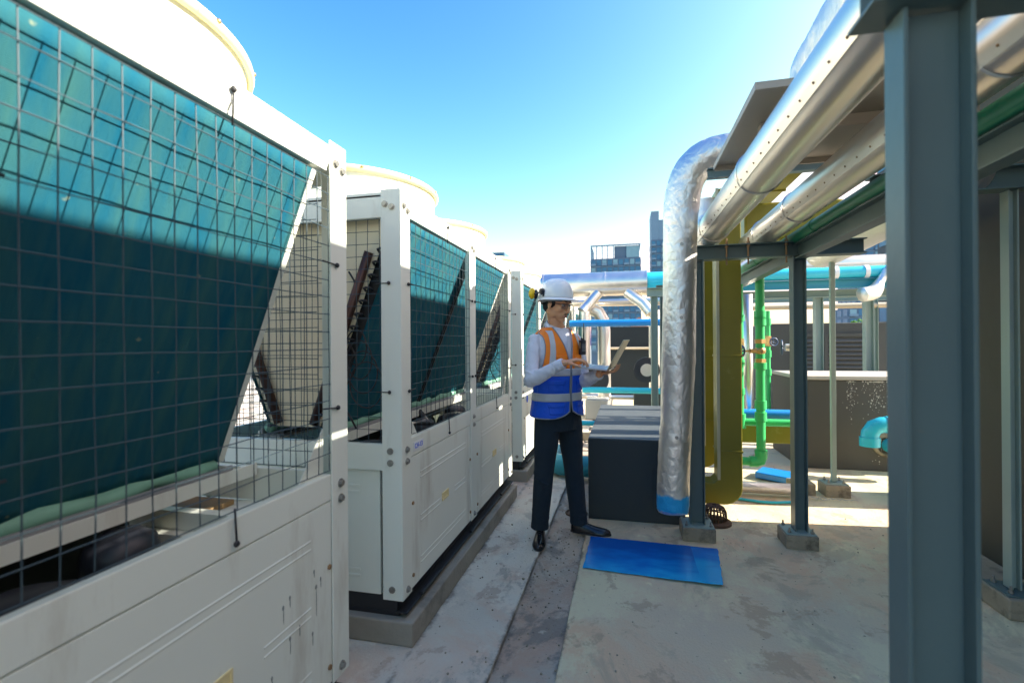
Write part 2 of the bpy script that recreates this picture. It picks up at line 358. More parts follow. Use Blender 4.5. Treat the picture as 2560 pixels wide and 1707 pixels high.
    def build_each(s, name, m, parent=None, **kw):
        a = (0, 0); out = []
        if not s.cuts or s.cuts[-1][0] < len(s.v): s.cut()
        for c in s.cuts:
            q = MB(s.o); q.v = s.v[a[0]:c[0]]; q.f = [tuple(i-a[0] for i in f) for f in s.f[a[1]:c[1]]]; a = c
            out.append(q.build(name, m, parent, **kw))
        return out
    def pieces(s, tol=.002):
        p = list(range(len(s.v)))
        def fd(i):
            while p[i] != i: p[i] = p[p[i]]; i = p[i]
            return i
        for f in s.f:
            a = fd(f[0])
            for j in f[1:]: p[fd(j)] = a
        comp = {}
        for i in range(len(s.v)): comp.setdefault(fd(i), []).append(i)
        L = []
        for k, idx in comp.items():
            xs = [s.v[i] for i in idx]
            L.append([[min(q[c] for q in xs)-tol for c in range(3)], [max(q[c] for q in xs)+tol for c in range(3)], [k]])
        ch = True
        while ch:
            ch = False; out = []
            for b in L:
                for o in out:
                    if all(b[0][c] <= o[1][c] and o[0][c] <= b[1][c] for c in range(3)):
                        o[0] = [min(o[0][c], b[0][c]) for c in range(3)]; o[1] = [max(o[1][c], b[1][c]) for c in range(3)]; o[2] += b[2]; ch = True; break
                else: out.append(b)
            L = out
        own = {}
        for n_, b in enumerate(L):
            for k in b[2]: own[k] = n_
        res = [MB(s.o) for _ in L]; mp = {}
        for i in range(len(s.v)):
            q = res[own[fd(i)]]; mp[i] = len(q.v); q.v.append(s.v[i])
        for f in s.f: res[own[fd(f[0])]].f.append(tuple(mp[i] for i in f))
        return res
    def build(s, name, m, parent=None, **kw):
        if name in SPLIT and parent is not None:
            P = s.pieces(kw.pop('tol', .002))
            if len(P) > 1:
                first = None; rest = MB(s.o)
                for i, q in enumerate(P):
                    if i >= 100: rest.add(q.v, q.f); continue
                    o = q.build1(name, m, parent, **kw); first = first or o
                if rest.v: rest.build1(name, m, parent, **kw)['kind'] = 'stuff'
                return first
        return s.build1(name, m, parent, **kw)
    def build1(s, name, m, parent=None, smooth=False, bevel=0., mods=()):
        me = bpy.data.meshes.new(name); o = V(parent['_o']) if parent is not None and '_o' in parent else s.o
        me.from_pydata([tuple(v-o) for v in s.v], [], s.f); me.update()
        import bmesh
        bm = bmesh.new(); bm.from_mesh(me); bmesh.ops.recalc_face_normals(bm, faces=bm.faces); bm.to_mesh(me); bm.free()
        ob = bpy.data.objects.new(name, me); COL.objects.link(ob)
        me.materials.append(m)
        if parent is not None:
            ob.parent = parent; ob['_o'] = tuple(o)
        else: ob.location = o; ob['_o'] = tuple(o)
        if smooth:
            for p in me.polygons: p.use_smooth = True
            if smooth == 'auto':
                md = None
                try: me.set_sharp_from_angle(angle=R(35))
                except Exception: pass
        if bevel:
            b = ob.modifiers.new('Bevel', 'BEVEL'); b.width = bevel; b.segments = 2; b.limit_method = 'ANGLE'; b.angle_limit = R(40)
        for (t, kw) in mods:
            q = ob.modifiers.new(t, t)
            for k, v in kw.items(): setattr(q, k, v)
        return ob
def tag(o, label=None, cat=None, group=None, kind=None):
    if label: o['label'] = label
    if cat: o['category'] = cat
    if group: o['group'] = group
    if kind: o['kind'] = kind
    return o
def thing(name, loc, label, cat, group=None):
    o = bpy.data.objects.new(name, None); COL.objects.link(o); o.location = loc; o.empty_display_size = .1; o['_o'] = tuple(loc)
    return tag(o, label, cat, group)
def kids(o): return [c for c in bpy.data.objects if c.parent == o]
def copy_tree(o, parent=None):
    c = o.copy(); COL.objects.link(c)
    if parent is not None: c.parent = parent
    for ch in kids(o): copy_tree(ch, c)
    return c
def text_part(name, s, size, m, parent, loc, rot, ext=.0006):
    cu = bpy.data.curves.new(name, 'FONT'); cu.body = s; cu.size = size; cu.extrude = ext; cu.align_x = 'CENTER'; cu.align_y = 'CENTER'
    t = bpy.data.objects.new('tmp', cu); COL.objects.link(t)
    dg = bpy.context.evaluated_depsgraph_get(); me = bpy.data.meshes.new_from_object(t.evaluated_get(dg)); bpy.data.objects.remove(t)
    o = bpy.data.objects.new(name, me); COL.objects.link(o); me.materials.clear(); me.materials.append(m)
    o.parent = parent; o.location = V(loc)-V(parent['_o']); o.rotation_euler = rot
    return o

# ------------------------------------------------------------------ setting
XL, XR = -.568, -.292
g = MB(); n = 60
MB().box(-14, XL, -3, 22, -.35, 0).build('walkway', M['floorL'], bevel=.006)['kind'] = 'structure'
MB().box(XR, 14, -3, 22, -.35, 0).build('roof_floor', M['floorR'], bevel=.006)['kind'] = 'structure'
MB().box(XL+.001, XR-.001, -3, 22, -.34, -.022).build('drain_channel_floor', M['channel'])['kind'] = 'structure'
MB().box(-3000, 3000, -400, 5000, -42, -40).build('city_ground', M['city'])['kind'] = 'structure'

# ------------------------------------------------------------------ chiller units
UL, UW = 2.23, 1.2          # length, width
ZB, ZT = .20, 2.12
CX0, CX1, CZ1, CZ0 = -.03, -.42, 2.0, .98      # coil slope
def bolt(mb, c, ax='x', r=.011, l=.012):
    c = V(c); d = V((1, 0, 0)) if ax == 'x' else V((0, -1, 0))
    mb.cyl(c, c+d*l*.35, r*1.45, 10); mb.cyl(c+d*l*.3, c+d*l, r, 6)
def mesh_wires(mb, a0, a1, z0, z1, fix, axis='x', p=.06, r=.0016):
    k = a0
    na = int(round((a1-a0)/p)); nz = int(round((z1-z0)/p))
    for i in range(na+1):
        a = a0+(a1-a0)*i/na
        P0, P1 = ((fix, a, z0), (fix, a, z1)) if axis == 'x' else ((a, fix, z0), (a, fix, z1))
        q = [V(P0).lerp(V(P1), t/6)+V(((random.random()-.5)*.004, (random.random()-.5)*.004, 0)) for t in range(7)]
        mb.tube(q, r, 5, False)
    for i in range(nz+1):
        z = z0+(z1-z0)*i/nz; f2 = fix+.0042 if axis == 'x' else fix-.0042
        P0, P1 = ((f2, a0, z), (f2, a1, z)) if axis == 'x' else ((a0, f2, z), (a1, f2, z))
        q = [V(P0).lerp(V(P1), t/6)+V(((random.random()-.5)*.004, 0, (random.random()-.5)*.004)) for t in range(7)]
        mb.tube(q, r, 5, False)
def chiller():
    u = thing('chiller_unit', (0, 0, 0), 'x', 'air chiller', 'row of cream rooftop chillers')
    # base
    b = MB(); b.box(-UW+.03, -.035, .03, UL-.03, .112, .135); b.box(-.052, -.04, .02, UL-.02, .135, ZB+.01); b.box(-.05, .012, .015, UL-.015, .135, .143)
    b.box(-UW+.03, -.04, .03, .04, .135, ZB+.01)
    for yy in (.3, 1.1, 1.9): b.box(.0, .018, yy-.12, yy+.12, .1425, .158)
    b.build('base_frame', M['black'], u, bevel=.002)
    posts = [(0, .1), (1.03, 1.155), (UL-.1, UL)]
    for i, (y0, y1) in enumerate(posts):
        for sd in (0, 1):
            q = MB(); x1 = 0 if sd == 0 else -UW; dx = -.006 if sd == 0 else .006
            q.box(x1, x1+dx, y0, y1, ZB, ZT)
            if i != 1:
                yy = y0 if i == 0 else y1-.006
                q.box(x1+dx, x1+dx*17, yy, yy+.006, ZB, ZT)
            else: q.box(x1+dx, x1+dx*6, y0, y0+.005, ZB+.6, ZT-.05)
            po = q.build('corner_post' if i != 1 else 'middle_post', M['cream'], u, bevel=.002)
            if sd == 0:
                bb = MB(); yc = (y0+y1)/2
                for (z, dy) in ((.84, 0), (.895, 0), (2.045, -.02), (2.03, .02), (.235, 0)):
                    bolt(bb, (.0, yc+dy, z), 'x')
                if i == 0:
                    for (z, dx2) in ((.84, -.06), (.895, -.06), (2.05, -.08), (2.035, -.045), (.25, -.055)): bolt(bb, (dx2, y0, z), 'y')
                bb.build('bolt', M['bolt'], po)
    for (y0, y1) in ((.1, 1.03), (1.155, UL-.1)):
        # top rail
        MB().prism([(-.012, 2.01), (-.012, 2.02), (-.002, 2.04), (-.002, 2.10), (-.05, 2.115), (-.05, 2.01)], y0+.001, y1-.001, 'y').build('top_rail', M['cream'], u, bevel=.003)
        MB().box(-.03, -.003, y0+.001, y1-.001, .848, .94).build('lower_rail', M['cream'], u, bevel=.004)
        p = MB(); p.box(-.03, -.004, y0+.003, y1-.003, ZB+.01, .845)
        for z in (.72, .50, .29):
            for (a, c) in ((.12, .88),) if z != .50 else ((.12, .42), (.66, .88)):
                ya, yb = y0+(y1-y0)*a, y0+(y1-y0)*c
                for k in (0, .028): p.prism([(-.0042, z+k-.005), (-.0018, z+k), (-.0042, z+k+.005)], ya, yb, 'y')
        pp = p.build('side_panel', M['cream'], u, bevel=.002)
        yc = (y0+y1)/2-.01
        h = MB(); h.box(-.005, .0, yc-.05, yc+.05, .505, .513); h.box(-.005, .0, yc-.05, yc+.05, .542, .55); h.box(-.005, .0, yc-.05, yc-.043, .513, .542); h.box(-.005, .0, yc+.043, yc+.05, .513, .542); h.box(-.0038, -.003, yc-.043, yc+.043, .513, .542)
        h.build('panel_handle', M['rim'], pp)
        sb = MB()
        for yy in (y0+.018, y1-.018):
            for z in (.62, .27): sb.cyl((-.004, yy, z), (.002, yy, z), .009, 10)
        sb.build('screw', M['rust'], pp)
        w = MB(); mesh_wires(w, y0+.015, y1-.01, .957, 1.985, -.004)
        w.build('wire_guard', M['wire'], u)
        t = MB(); ym = y0+(y1-y0)*.55
        for (a, c, e) in (((.006, ym, 2.075), (.001, ym, 1.98), 0), ((.006, ym, .872), (.001, ym, .965), 0), ((.006, y0-.03, 1.68), (.001, y0+.05, 1.685), 1), ((.006, y1+.03, 1.68), (.001, y1-.05, 1.685), 1), ((.006, y1+.03, 1.17), (.001, y1-.05, 1.175), 1), ((.006, y0-.03, 1.17), (.001, y0+.05, 1.175), 1)):
            t.cyl(a, c, .0028, 6); t.ell(a, (.007, .009, .009), 8, 6)
        t.build('guard_tie', M['rubber'], u, smooth=True)
        # inner coil strut between bays
    # far side rails and panels
    o = MB(); o.box(-UW+.003, -UW+.03, .1, UL-.1, 2.01, 2.10); o.box(-UW+.003, -UW+.03, .1, UL-.1, .85, .925); o.build('rear_rail', M['cream'], u)
    o = MB(); o.box(-UW+.004, -UW+.03, .1, UL-.1, ZB+.01, .845)
    o.build('rear_panel', M['cream'], u)
    w = MB(); mesh_wires(w, .1, UL-.1, .885, 1.985, -UW+.004, p=.065); w.build('rear_guard', M['wire'], u)
    # end faces
    for (y0, sgn) in ((0, 1), (UL, -1)):
        e = MB(); a, c = sorted((y0+.006*sgn, y0+.03*sgn))
        e.box(-UW+.1, -.1, a, c, 1.99, 2.10); e.box(-UW+.1, -.1, a, c, .80, .925)
        e.build('end_rail', M['cream'], u, bevel=.003)
        e = MB(); a, c = sorted((y0+.022*sgn, y0+.04*sgn)); e.box(-UW+.11, -.125, a, c, ZB+.01, .795)
        f, h2 = sorted((y0+.022*sgn, y0+.0195*sgn))
        for z in (.69, .29):
            for k in (0, .03):
                for xx in ((-.55, -.23), (-1.0, -.68)): e.prism([(xx[0], z+k-.006), (xx[0], z+k+.006), (xx[1], z+k+.006), (xx[1], z+k-.006)], f, h2, 'y')
        e.build('end_panel', M['cream'], u, bevel=.003)
        w = MB(); mesh_wires(w, -UW+.115, -.115, .935, 1.985, y0+.012*sgn, 'y'); w.build('end_guard', M['wire'], u)
        t = MB()
        if sgn > 0:
            for z in (1.68, 1.17): t.cyl((-.06, -.004, z), (-.13, .004, z), .0028, 6); t.ell((-.06, -.005, z), (.009, .007, .009), 8, 6)
            t.build('guard_tie', M['rubber'], u, smooth=True)
    # roof deck and fan cowls
    MB().box(-UW+.006, -.051, .006, UL-.006, 2.085, 2.112).build('roof_panel', M['cream'], u, bevel=.004)
    for yc in (.565, 1.665):
        prof = [(.52, 2.112), (.505, 2.13), (.50, 2.18), (.50, 2.285), (.485, 2.285), (.485, 2.112)]
        fc = MB().lathe((-UW/2, yc, 0), prof, 64, cap=False).build('fan_cowl', M['cream'], u, smooth='auto')
        rim = MB(); rim.tube([(-UW/2+.512*math.cos(a), yc+.512*math.sin(a), 2.29) for a in [2*math.pi*i/72 for i in range(73)]], (.012, .017), 10, False)
        rim.build('cowl_rim', M['rim'], fc, smooth=True)
        cl = MB()
        for k in range(12):
            a = 2*math.pi*(k+.25)/12; c = V((-UW/2+.522*math.cos(a), yc+.522*math.sin(a), 2.296)); cl.ell(c, (.008, .008, .007), 8, 5)
        cl.build('rim_clip', M['brass'], fc, smooth=True)
        gr = MB()
        for k in range(7): gr.tube([(-UW/2+(.06+.065*k)*math.cos(a), yc+(.06+.065*k)*math.sin(a), 2.27) for a in [2*math.pi*i/32 for i in range(33)]], .003, 4, False)
        for k in range(8):
            a = math.pi*k/8; gr.cyl((-UW/2+.485*math.cos(a), yc+.485*math.sin(a), 2.265), (-UW/2-.485*math.cos(a), yc-.485*math.sin(a), 2.265), .004, 5)
        gr.build('fan_grille', M['wire'], fc)
        fb = MB(); fb.cyl((-UW/2, yc, 2.12), (-UW/2, yc, 2.22), .08, 16)
        for k in range(4):
            a = math.pi*k/2+.3; d = V((math.cos(a), math.sin(a), 0)); s = V((-math.sin(a), math.cos(a), .45)).normalized()
            fb.obox(V((-UW/2, yc, 2.18))+d*.26, d, s, d.cross(s), .2, .09, .004)
        fb.build('fan_rotor', M['dark_plastic'], fc)
    # coils with cloth, both slopes of the V
    def coil(sd):
        def X(x): return x if sd == 0 else -UW-x
        y0, y1 = .075, UL-.17
        ny, nz = 60, 30; c = MB(); gridf = []
        for j in range(nz+1):
            t = j/nz
            for i in range(ny+1):
                y = y0+(y1-y0)*i/ny; x = CX1+(CX0-CX1)*t; z = CZ0+(CZ1-CZ0)*t
                wv = .007*noise.noise(V((y*3, z*1.3+sd*5, 1)))+.003*noise.noise(V((y*14-z*3, z*2, 7)))
                gridf.append((X(x+wv*(1-abs(2*t-1)**4)), y, z))
        c.add(gridf, [(j*(ny+1)+i, j*(ny+1)+i+1, (j+1)*(ny+1)+i+1, (j+1)*(ny+1)+i) for j in range(nz) for i in range(ny)])
        cl = c.build('coil_cloth', M['cloth'], u, smooth=True, mods=(('SOLIDIFY', dict(thickness=.006)),))
        ax = V((CX0-CX1, 0, CZ1-CZ0)).normalized(); nr = V((ax.z, 0, -ax.x))
        if sd: ax.x *= -1; nr.x *= -1
        mid = V((X((CX0+CX1)/2), (y0+y1)/2, (CZ0+CZ1)/2))-nr*.035
        L2 = V((CX0-CX1, 0, CZ1-CZ0)).length/2
        MB().obox(mid, ax, (0, 1, 0), nr, L2, (y1-y0)/2-.01, .028).build('coil_block', M['cream_in' if sd else 'black'], u)
        f = MB(); c2 = V((X((CX0+CX1)/2), y1+.012, (CZ0+CZ1)/2))-nr*.025; f.obox(c2, ax, (0, 1, 0), nr, L2, .012, .034)
        f.build('coil_end_frame', M['cream'], u, bevel=.002)
        r = MB(); pts = [(X(CX1-.0+.012*math.sin(i)), y0+(y1-y0-.02)*i/26, CZ0-.012+.006*math.sin(i*1.7)) for i in range(27)]
        r.tube(pts, [.026+.005*math.sin(i*2.1) for i in range(27)], 12); r.build('cloth_roll', M['roll'], cl, smooth=True)
        tr = MB(); tr.box(*sorted((X(CX1-.07), X(CX1+.065))), y0, y1+.04, .912, .922); tr.box(*sorted((X(CX1+.058), X(CX1+.066))), y0-.0, y1+.12, .905, .950)
        tr.build('drip_tray', M['cream'], u)
        tr = MB(); tr.box(*sorted((X(CX1-.06), X(CX1+.05))), y0+.002, y1+.02, .9225, .935); tr.box(*sorted((X(CX1+.042), X(CX1+.05))), y0+.002, y1+.02, .935, .965)
        tr.build('coil_channel', M['greyplast'], u)
    coil(0); coil(1)
    s = MB(); s.bar((CX0+.004, 1.10, 1.96), (CX1+.012, 1.10, .99), .012, .022); s.bar((CX0+.006, 1.075, 1.96), (CX1+.014, 1.075, .99), .008, .012)
    s.build('diagonal_strut', M['black'], u)
    for yy in (.064, UL-.16):
        sp = MB(); sp.prism([(-.06, 2.08), (-.085, 1.99), (-.475, .98), (-.725, .98), (-1.115, 1.99), (-1.14, 2.08)], yy, yy+.004, 'y'); sp.build('end_seal_plate', M['cream_in'], u)
    # headers and tubes at the near end (behind end guard)
    hd = MB()
    for (xa, xb, yy) in ((-.19, -.50, .048), (-1.01, -.70, .048), (-.19, -.50, UL-.125), (-1.01, -.70, UL-.125)):
        hd.cyl((xa, yy, 1.84), (xb, yy, 1.0), .022, 12)
    hd.build('header_pipe', M['copper'], u, smooth=True)
    ret = MB()
    for k in range(16):
        t = k/15
        for yy, sg in ((.058, -1), (UL-.15, 1)):
            for (xa, xb) in ((-.10, -.47), (-1.1, -.74)):
                x = xa+(xb-xa)*t; z = 1.9-.92*t
                ret.tube([(x-.015, yy, z), (x-.014, yy+.02*sg, z+.01), (x+.004, yy+.03*sg, z+.012), (x+.022, yy+.02*sg, z+.01), (x+.02, yy, z)], .006, 6)
    ret.build('return_bend', M['black'], u, smooth=True)
    cb = MB()
    for k in range(4):
        cb.tube([(-.26+.055*(1+.2*k)*math.cos(a)+.02*k, .045-.004*k, 1.38-.06*k+.085*(1+.1*k)*math.sin(a)) for a in [2*math.pi*i/24 for i in range(25)]], .0035, 5)
    cb.tube([(-.3+.04*math.sin(i*.8), .05, 1.75-i*.045) for i in range(18)], .005, 5)
    cb.build('cable_coil', M['rubber'], u, smooth=True)
    # interior
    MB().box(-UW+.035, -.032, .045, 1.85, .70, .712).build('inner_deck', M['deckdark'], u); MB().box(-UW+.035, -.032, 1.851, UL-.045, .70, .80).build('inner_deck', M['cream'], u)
    MB().box(-.78, -.42, 1.90, 2.14, .8005, .82).build('inner_board', M['timber'], u, bevel=.003)
    d2 = MB(); d2.box(-UW+.05, -.06, UL-.34, UL-.30, .801, .86); d2.box(-UW+.05, -.06, .30, .33, .712, .86)
    d2.build('cross_member', M['cream'], u, bevel=.002)
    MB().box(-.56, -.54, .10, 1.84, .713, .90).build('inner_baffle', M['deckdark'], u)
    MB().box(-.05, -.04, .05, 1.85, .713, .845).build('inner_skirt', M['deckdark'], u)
    for (yy, xx, rr, hh) in ((.25, -.30, .11, .17), (.62, -.32, .13, .15), (1.02, -.36, .10, .18), (1.36, -.22, .15, .16), (1.66, -.34, .09, .18)):
        cp = MB(); cp.lathe((xx, yy, .712), [(rr, 0), (rr, hh*.6), (rr*.9, hh*.85), (rr*.5, hh), (.01, hh*1.02)], 20); cp.build('compressor', M['dark_plastic'], u, smooth=True)
    hz = MB(); hz.tube([(-.42, .98, .94), (-.36, 1.0, .93), (-.30, 1.01, .86), (-.27, 1.0, .78), (-.26, .99, .72)], .022, 10); hz.tube([(-.5, .5, .93), (-.4, .6, .90), (-.3, .72, .90), (-.22, .9, .87)], .012, 8); hz.build('black_hose', M['rubber'], u, smooth=True)
    gs = MB()
    for (ya, yb) in ((UL-.105, UL-.30), (.105, .30)):
        gs.add([(-.036, ya, .86), (-.036, yb, .86), (-.036, ya, 1.10), (-.032, ya, .86), (-.032, yb, .86), (-.032, ya, 1.10)], [(0, 1, 2), (5, 4, 3), (0, 3, 4, 1), (1, 4, 5, 2), (2, 5, 3, 0)])
    gs.build('gusset_plate', M['cream'], u)
    return u
FX = -1.01
U = chiller()
YS = [-.61, 2.07, 4.75, 7.43, 10.11]
LB = ['nearest cream chiller filling the left foreground, with drip stains on its panel',
      'second cream chiller beside the worker, with a small CH-13 label on its rail',
      'third cream chiller with a blue oval badge, partly behind the worker',
      'fourth cream chiller down the row, only its fan cowl clear above the others',
      'farthest cream chiller at the end of the row, its yellow cowl rim by the helmet']
us = [U]+[copy_tree(U) for _ in YS[1:]]
for o, y, l in zip(us, YS, LB): o.location = (FX, y, 0); o['label'] = l; o['_o'] = (FX, y, 0)
# marks on single units
u1, u2, u3 = us[:3]
def rel(o): o['_o'] = tuple(o.location); return o
st = MB((0, 0, 0))
for (y, z, l) in ((1.27, .60, .05), (1.30, .615, .03), (1.43, .585, .10), (1.455, .60, .03), (1.42, .64, .02), (1.345, .50, .03), (1.30, .49, .05), (1.41, .44, .04), (1.22, .42, .03)):
    q = [(FX-.0032, y+.006*math.sin(k)-.005, z-.0) for k in (0,)]
    st.ell((FX-.0038, y, z), (.0012, .003+l*.03, .008), 10, 6); st.ell((FX-.0038, y+.001, z-l/2), (.0010, .0018, l/2), 8, 6)
st.build('drip_stain', M['dripgrey'], u1, smooth=True)['kind'] = 'stuff'
lp = MB().box(FX-.0028, FX-.0004, 2.20, 2.315, .868, .912).build('name_label', M['white'], u2)
text_part('label_text', 'CH-13', .034, M['vblue'], lp, (FX+.0003, 2.257, .89), (R(90), 0, R(90)))
for ch in [c for c in kids(lp)]: pass
bd = MB(); bd.lathe((FX-.004, 5.02, .80), [(.045, 0), (.045, .004)], 28, 'x'); bd.build('badge_ring', M['white'], u3, smooth='auto')
bd = MB(); bd.lathe((FX+.0002, 5.02, .80), [(.037, 0), (.037, .002)], 28, 'x'); bd.build('badge_disc', M['vblue'], u3, smooth='auto')
for i, y in enumerate(YS):
    b = MB((FX, y, 0)); nn = 40
    b.box(-1.9-.4, -.958, y-.012, y+UL-.03, 0, .112)
    o = b.build('concrete_plinth', M['plinth'], None, bevel=.008)
    tag(o, ['low concrete plinth under the nearest chiller', 'low chipped concrete plinth under the second chiller, its corner in the open gap', 'concrete plinth under the third chiller, by the drain channel', 'concrete plinth under the fourth chiller', 'concrete plinth under the farthest chiller'][i], 'plinth', 'concrete plinths under the chillers')

# ------------------------------------------------------------------ steel frames
def basebolts(x0, x1, y0, y1, z, parent):
    b = MB()
    for x in (x0+.03, x1-.03):
        for y in (y0+.03, y1-.03): b.cyl((x, y, z), (x, y, z+.035), .006, 8); b.cyl((x, y, z+.002), (x, y, z+.014), .012, 6)
    b.build('anchor_bolt', M['bolt'], parent)
def post(px0, px1, py0, py1, ztop, bx, label, web='x', mk='steelgreen', zb=.092, name='steel_post', group='green-grey steel posts of the pipe rack', blk='concrete_footing', blabel=''):
    t = thing(name, ((px0+px1)/2, (py0+py1)/2, zb+.008), label, 'post', group)
    h = px1-px0; b_ = py1-py0; c = ((px0+px1)/2, (py0+py1)/2)
    MB().hbeam((c[0], c[1], zb+.008), (c[0], c[1], ztop), h, b_, up=(1, 0, 0)).build('shaft', M[mk], t, bevel=.0015)
    x0, x1, y0, y1 = bx
    pl = MB().box(x0+.008, x1-.008, y0+.008, y1-.008, zb+.001, zb+.009).build('base_plate', M['steellight'], t, bevel=.001)
    basebolts(x0, x1, y0, y1, zb+.009, pl)
    f = MB((c[0], c[1], 0)); f.box(x0, x1, y0, y1, 0, zb); o = f.build(blk, M['conc'], None, bevel=.006)
    tag(o, blabel, 'footing', 'concrete footings of the steel posts')
    return t
YB = 3.68
post(.445, .545, YB-.05, YB+.05, 1.972, (.385, .605, YB-.11, YB+.11), 'steel post close behind the hanging foil duct', blabel='stained concrete footing behind the blue board, under the foil duct post')
post(1.118, 1.20, YB-.045, YB+.045, 1.972, (1.045, 1.245, YB-.10, YB+.10), 'steel post under the bolted cross beam, right of the green pipes', blabel='concrete footing right of the blue board, under the middle post')
post(.474, .581, .97, 1.035, 1.975, (.42, .64, .90, 1.10), 'very close blurred steel column crossing the whole right side', blabel='footing of the close blurred column, below the frame', group='green-grey steel posts of the pipe rack')
# cross beam
t = thing('cross_beam', (1., YB, 1.973), 'bolted steel cross beam carrying the silver pipes on the middle frame', 'beam', 'steel cross beams of the pipe rack')
MB().hbeam((.41, YB, 2.023), (1.56, YB, 2.023), .10, .10).build('beam', M['steelgreen'], t, bevel=.0015)
b = MB()
for x in (.70, .84, 1.08):
    b.cyl((x, YB-.035, 1.93), (x, YB-.035, 2.115), .006, 8); b.cyl((x, YB-.035, 2.05), (x, YB-.035, 2.062), .012, 6); b.cyl((x, YB-.035, 2.074), (x, YB-.035, 2.086), .012, 6)
b.build('u_bolt', M['rust'], t)
t = MB((.8, 1., 1.98)).hbeam((.42, 1.0, 2.03), (1.30, 1.0, 2.03), .10, .10).build('cross_beam', M['steelgreen'], None, bevel=.0015)
tag(t, 'close cross beam on the blurred column at the top edge', 'beam', 'steel cross beams of the pipe rack')
t = MB((1.16, 3, 1.955)).hbeam((1.165, -1, 2.003), (1.165, 8.2, 2.003), .105, .075).build('runner_beam', M['steelgreen'], None, bevel=.0015)
tag(t, 'long steel runner beam under the dark green pipe', 'beam')
t = MB((1.7, 3, 2.2)).hbeam((1.3, 3.0, 2.22), (2.09, 3.0, 2.22), .12, .1).build('cross_beam', M['steelgreen'], None, bevel=.0015)
tag(t, 'dark cross beam against the brown wall on the right', 'beam', 'steel cross beams of the pipe rack')
# slim posts
t = thing('steel_post', (1.93, 3.01, .11), 'slim steel post before the brown wall at the right edge', 'post', 'green-grey steel posts of the pipe rack')
MB().hbeam((1.935, 3.01, .118), (1.935, 3.01, 2.158), .045, .06, up=(1, 0, 0)).build('shaft', M['steellight'], t, bevel=.001)
pl = MB().box(1.86, 2.04, 2.92, 3.10, .106, .114).build('base_plate', M['steelgreen'], t); basebolts(1.86, 2.04, 2.92, 3.10, .114, pl)
t = MB((2., 3.4, 0)).box(1.85, 2.085, 2.90, 4.0, 0, .105).build('concrete_footing', M['conc'], None, bevel=.008)
tag(t, 'long mossy concrete footing along the brown wall', 'footing', 'concrete footings of the steel posts')
t = thing('steel_post', (1.83, 4.93, .11), 'very slim pale green post in front of the brown block', 'post', 'green-grey steel posts of the pipe rack')
MB().box(1.815, 1.853, 4.91, 4.95, .118, 2.2).build('shaft', M['steellight'], t, bevel=.002)
pl = MB().box(1.745, 1.925, 4.85, 5.01, .106, .114).build('base_plate', M['steellight'], t); basebolts(1.745, 1.925, 4.85, 5.01, .114, pl)
t = MB((1.83, 4.93, 0)).box(1.735, 1.935, 4.83, 5.03, 0, .105).build('concrete_footing', M['conc'], None, bevel=.006); tag(t, 'small sunlit concrete footing under the very slim post', 'footing', 'concrete footings of the steel posts')
t = MB((1.57, 4.95, 0)).box(1.47, 1.66, 4.84, 5.03, 0, .105).build('concrete_footing', M['conc'], None, bevel=.006); tag(t, 'small concrete footing half hidden by the middle post', 'footing', 'concrete footings of the steel posts')
t = MB((1.56, 4.93, .1)).box(1.50, 1.54, 4.91, 4.95, .106, 1.96).build('steel_post', M['steellight'], None, bevel=.002); tag(t, 'thin post hidden right behind the middle post', 'post', 'green-grey steel posts of the pipe rack')
b = MB((1.8, 4.8, .01)); pts = []
for k in range(90):
    a = k*.5; pts.append((1.45+.0055*k+.035*math.cos(a)*(1 if k < 50 else .2), 4.72+.03*math.sin(a*1.3)*(1 if k < 50 else .2), .012+.012*abs(math.sin(a*.7))))
b.tube(pts, .0035, 5); t = b.build('loose_wire', M['cable'], None, smooth=True); tag(t, 'tangled pale wire lying before the small footings', 'wire')

# ------------------------------------------------------------------ pipes overhead
def clad_pipe(name, x, z, r, y0, y1, seams, label, screws_ang, group=None, sk=0.):
    t = thing(name, (x, y0, z), label, 'pipe', group)
    def X(y): return x+sk*(y1-y)
    MB().tube([(X(y0+(y1-y0)*i/20), y0+(y1-y0)*i/20, z) for i in range(21)], r, 40).build('cladding', M['clad'], t, smooth='auto')
    b = MB()
    for y in seams: b.tube([(X(y), y-.006, z), (X(y), y-.003, z), (X(y), y+.003, z), (X(y), y+.006, z)], [r+.001, r+.006, r+.006, r+.001], 40, False)
    b.build('seam_band', M['clad'], t, smooth=True)
    a = screws_ang; d = V((math.cos(a), 0, math.sin(a))); tt = V((-math.sin(a), 0, math.cos(a)))
    yd = V((-sk, 1, 0)).normalized(); l = MB(); l.obox(V((X((y0+y1)/2), (y0+y1)/2, z))+d*(r+.0012)+tt*.012, yd, tt, d, (y1-y0)/2-.02, .014, .0012); l.build('lap_strip', M['clad'], t)
    s = MB(); y = y0+.1
    while y < y1-.05:
        c = V((X(y), y, z))+d*(r+.002)+tt*.006; s.ell(c, (.0045, .0045, .0045), 8, 5); y += .105
    s.build('screw', M['rust'], t, smooth=True)
    return t
p1 = clad_pipe('clad_pipe', .598, 2.175, .101, -1.2, 3.72, (3.5, 2.42, 1.2, .2), 'big silver clad pipe nearest the sky, with a blue tape scrap', R(205), 'silver clad pipes along the rack', sk=.008)
s = MB(); s.obox((.614-.101*math.cos(R(30))-.001, 1.95, 2.175-.101*math.sin(R(31))), (0, 1, 0), (.4, 0, -.9), (.9, 0, .4), .02, .012, .001); s.build('tape_scrap', M['blue'], p1)
p2 = clad_pipe('clad_pipe', .97, 2.160, .087, -1.2, 3.9, (3.05, 3.72, 1.5), 'second silver clad pipe, lower and right of the bigger one', R(206), 'silver clad pipes along the rack')
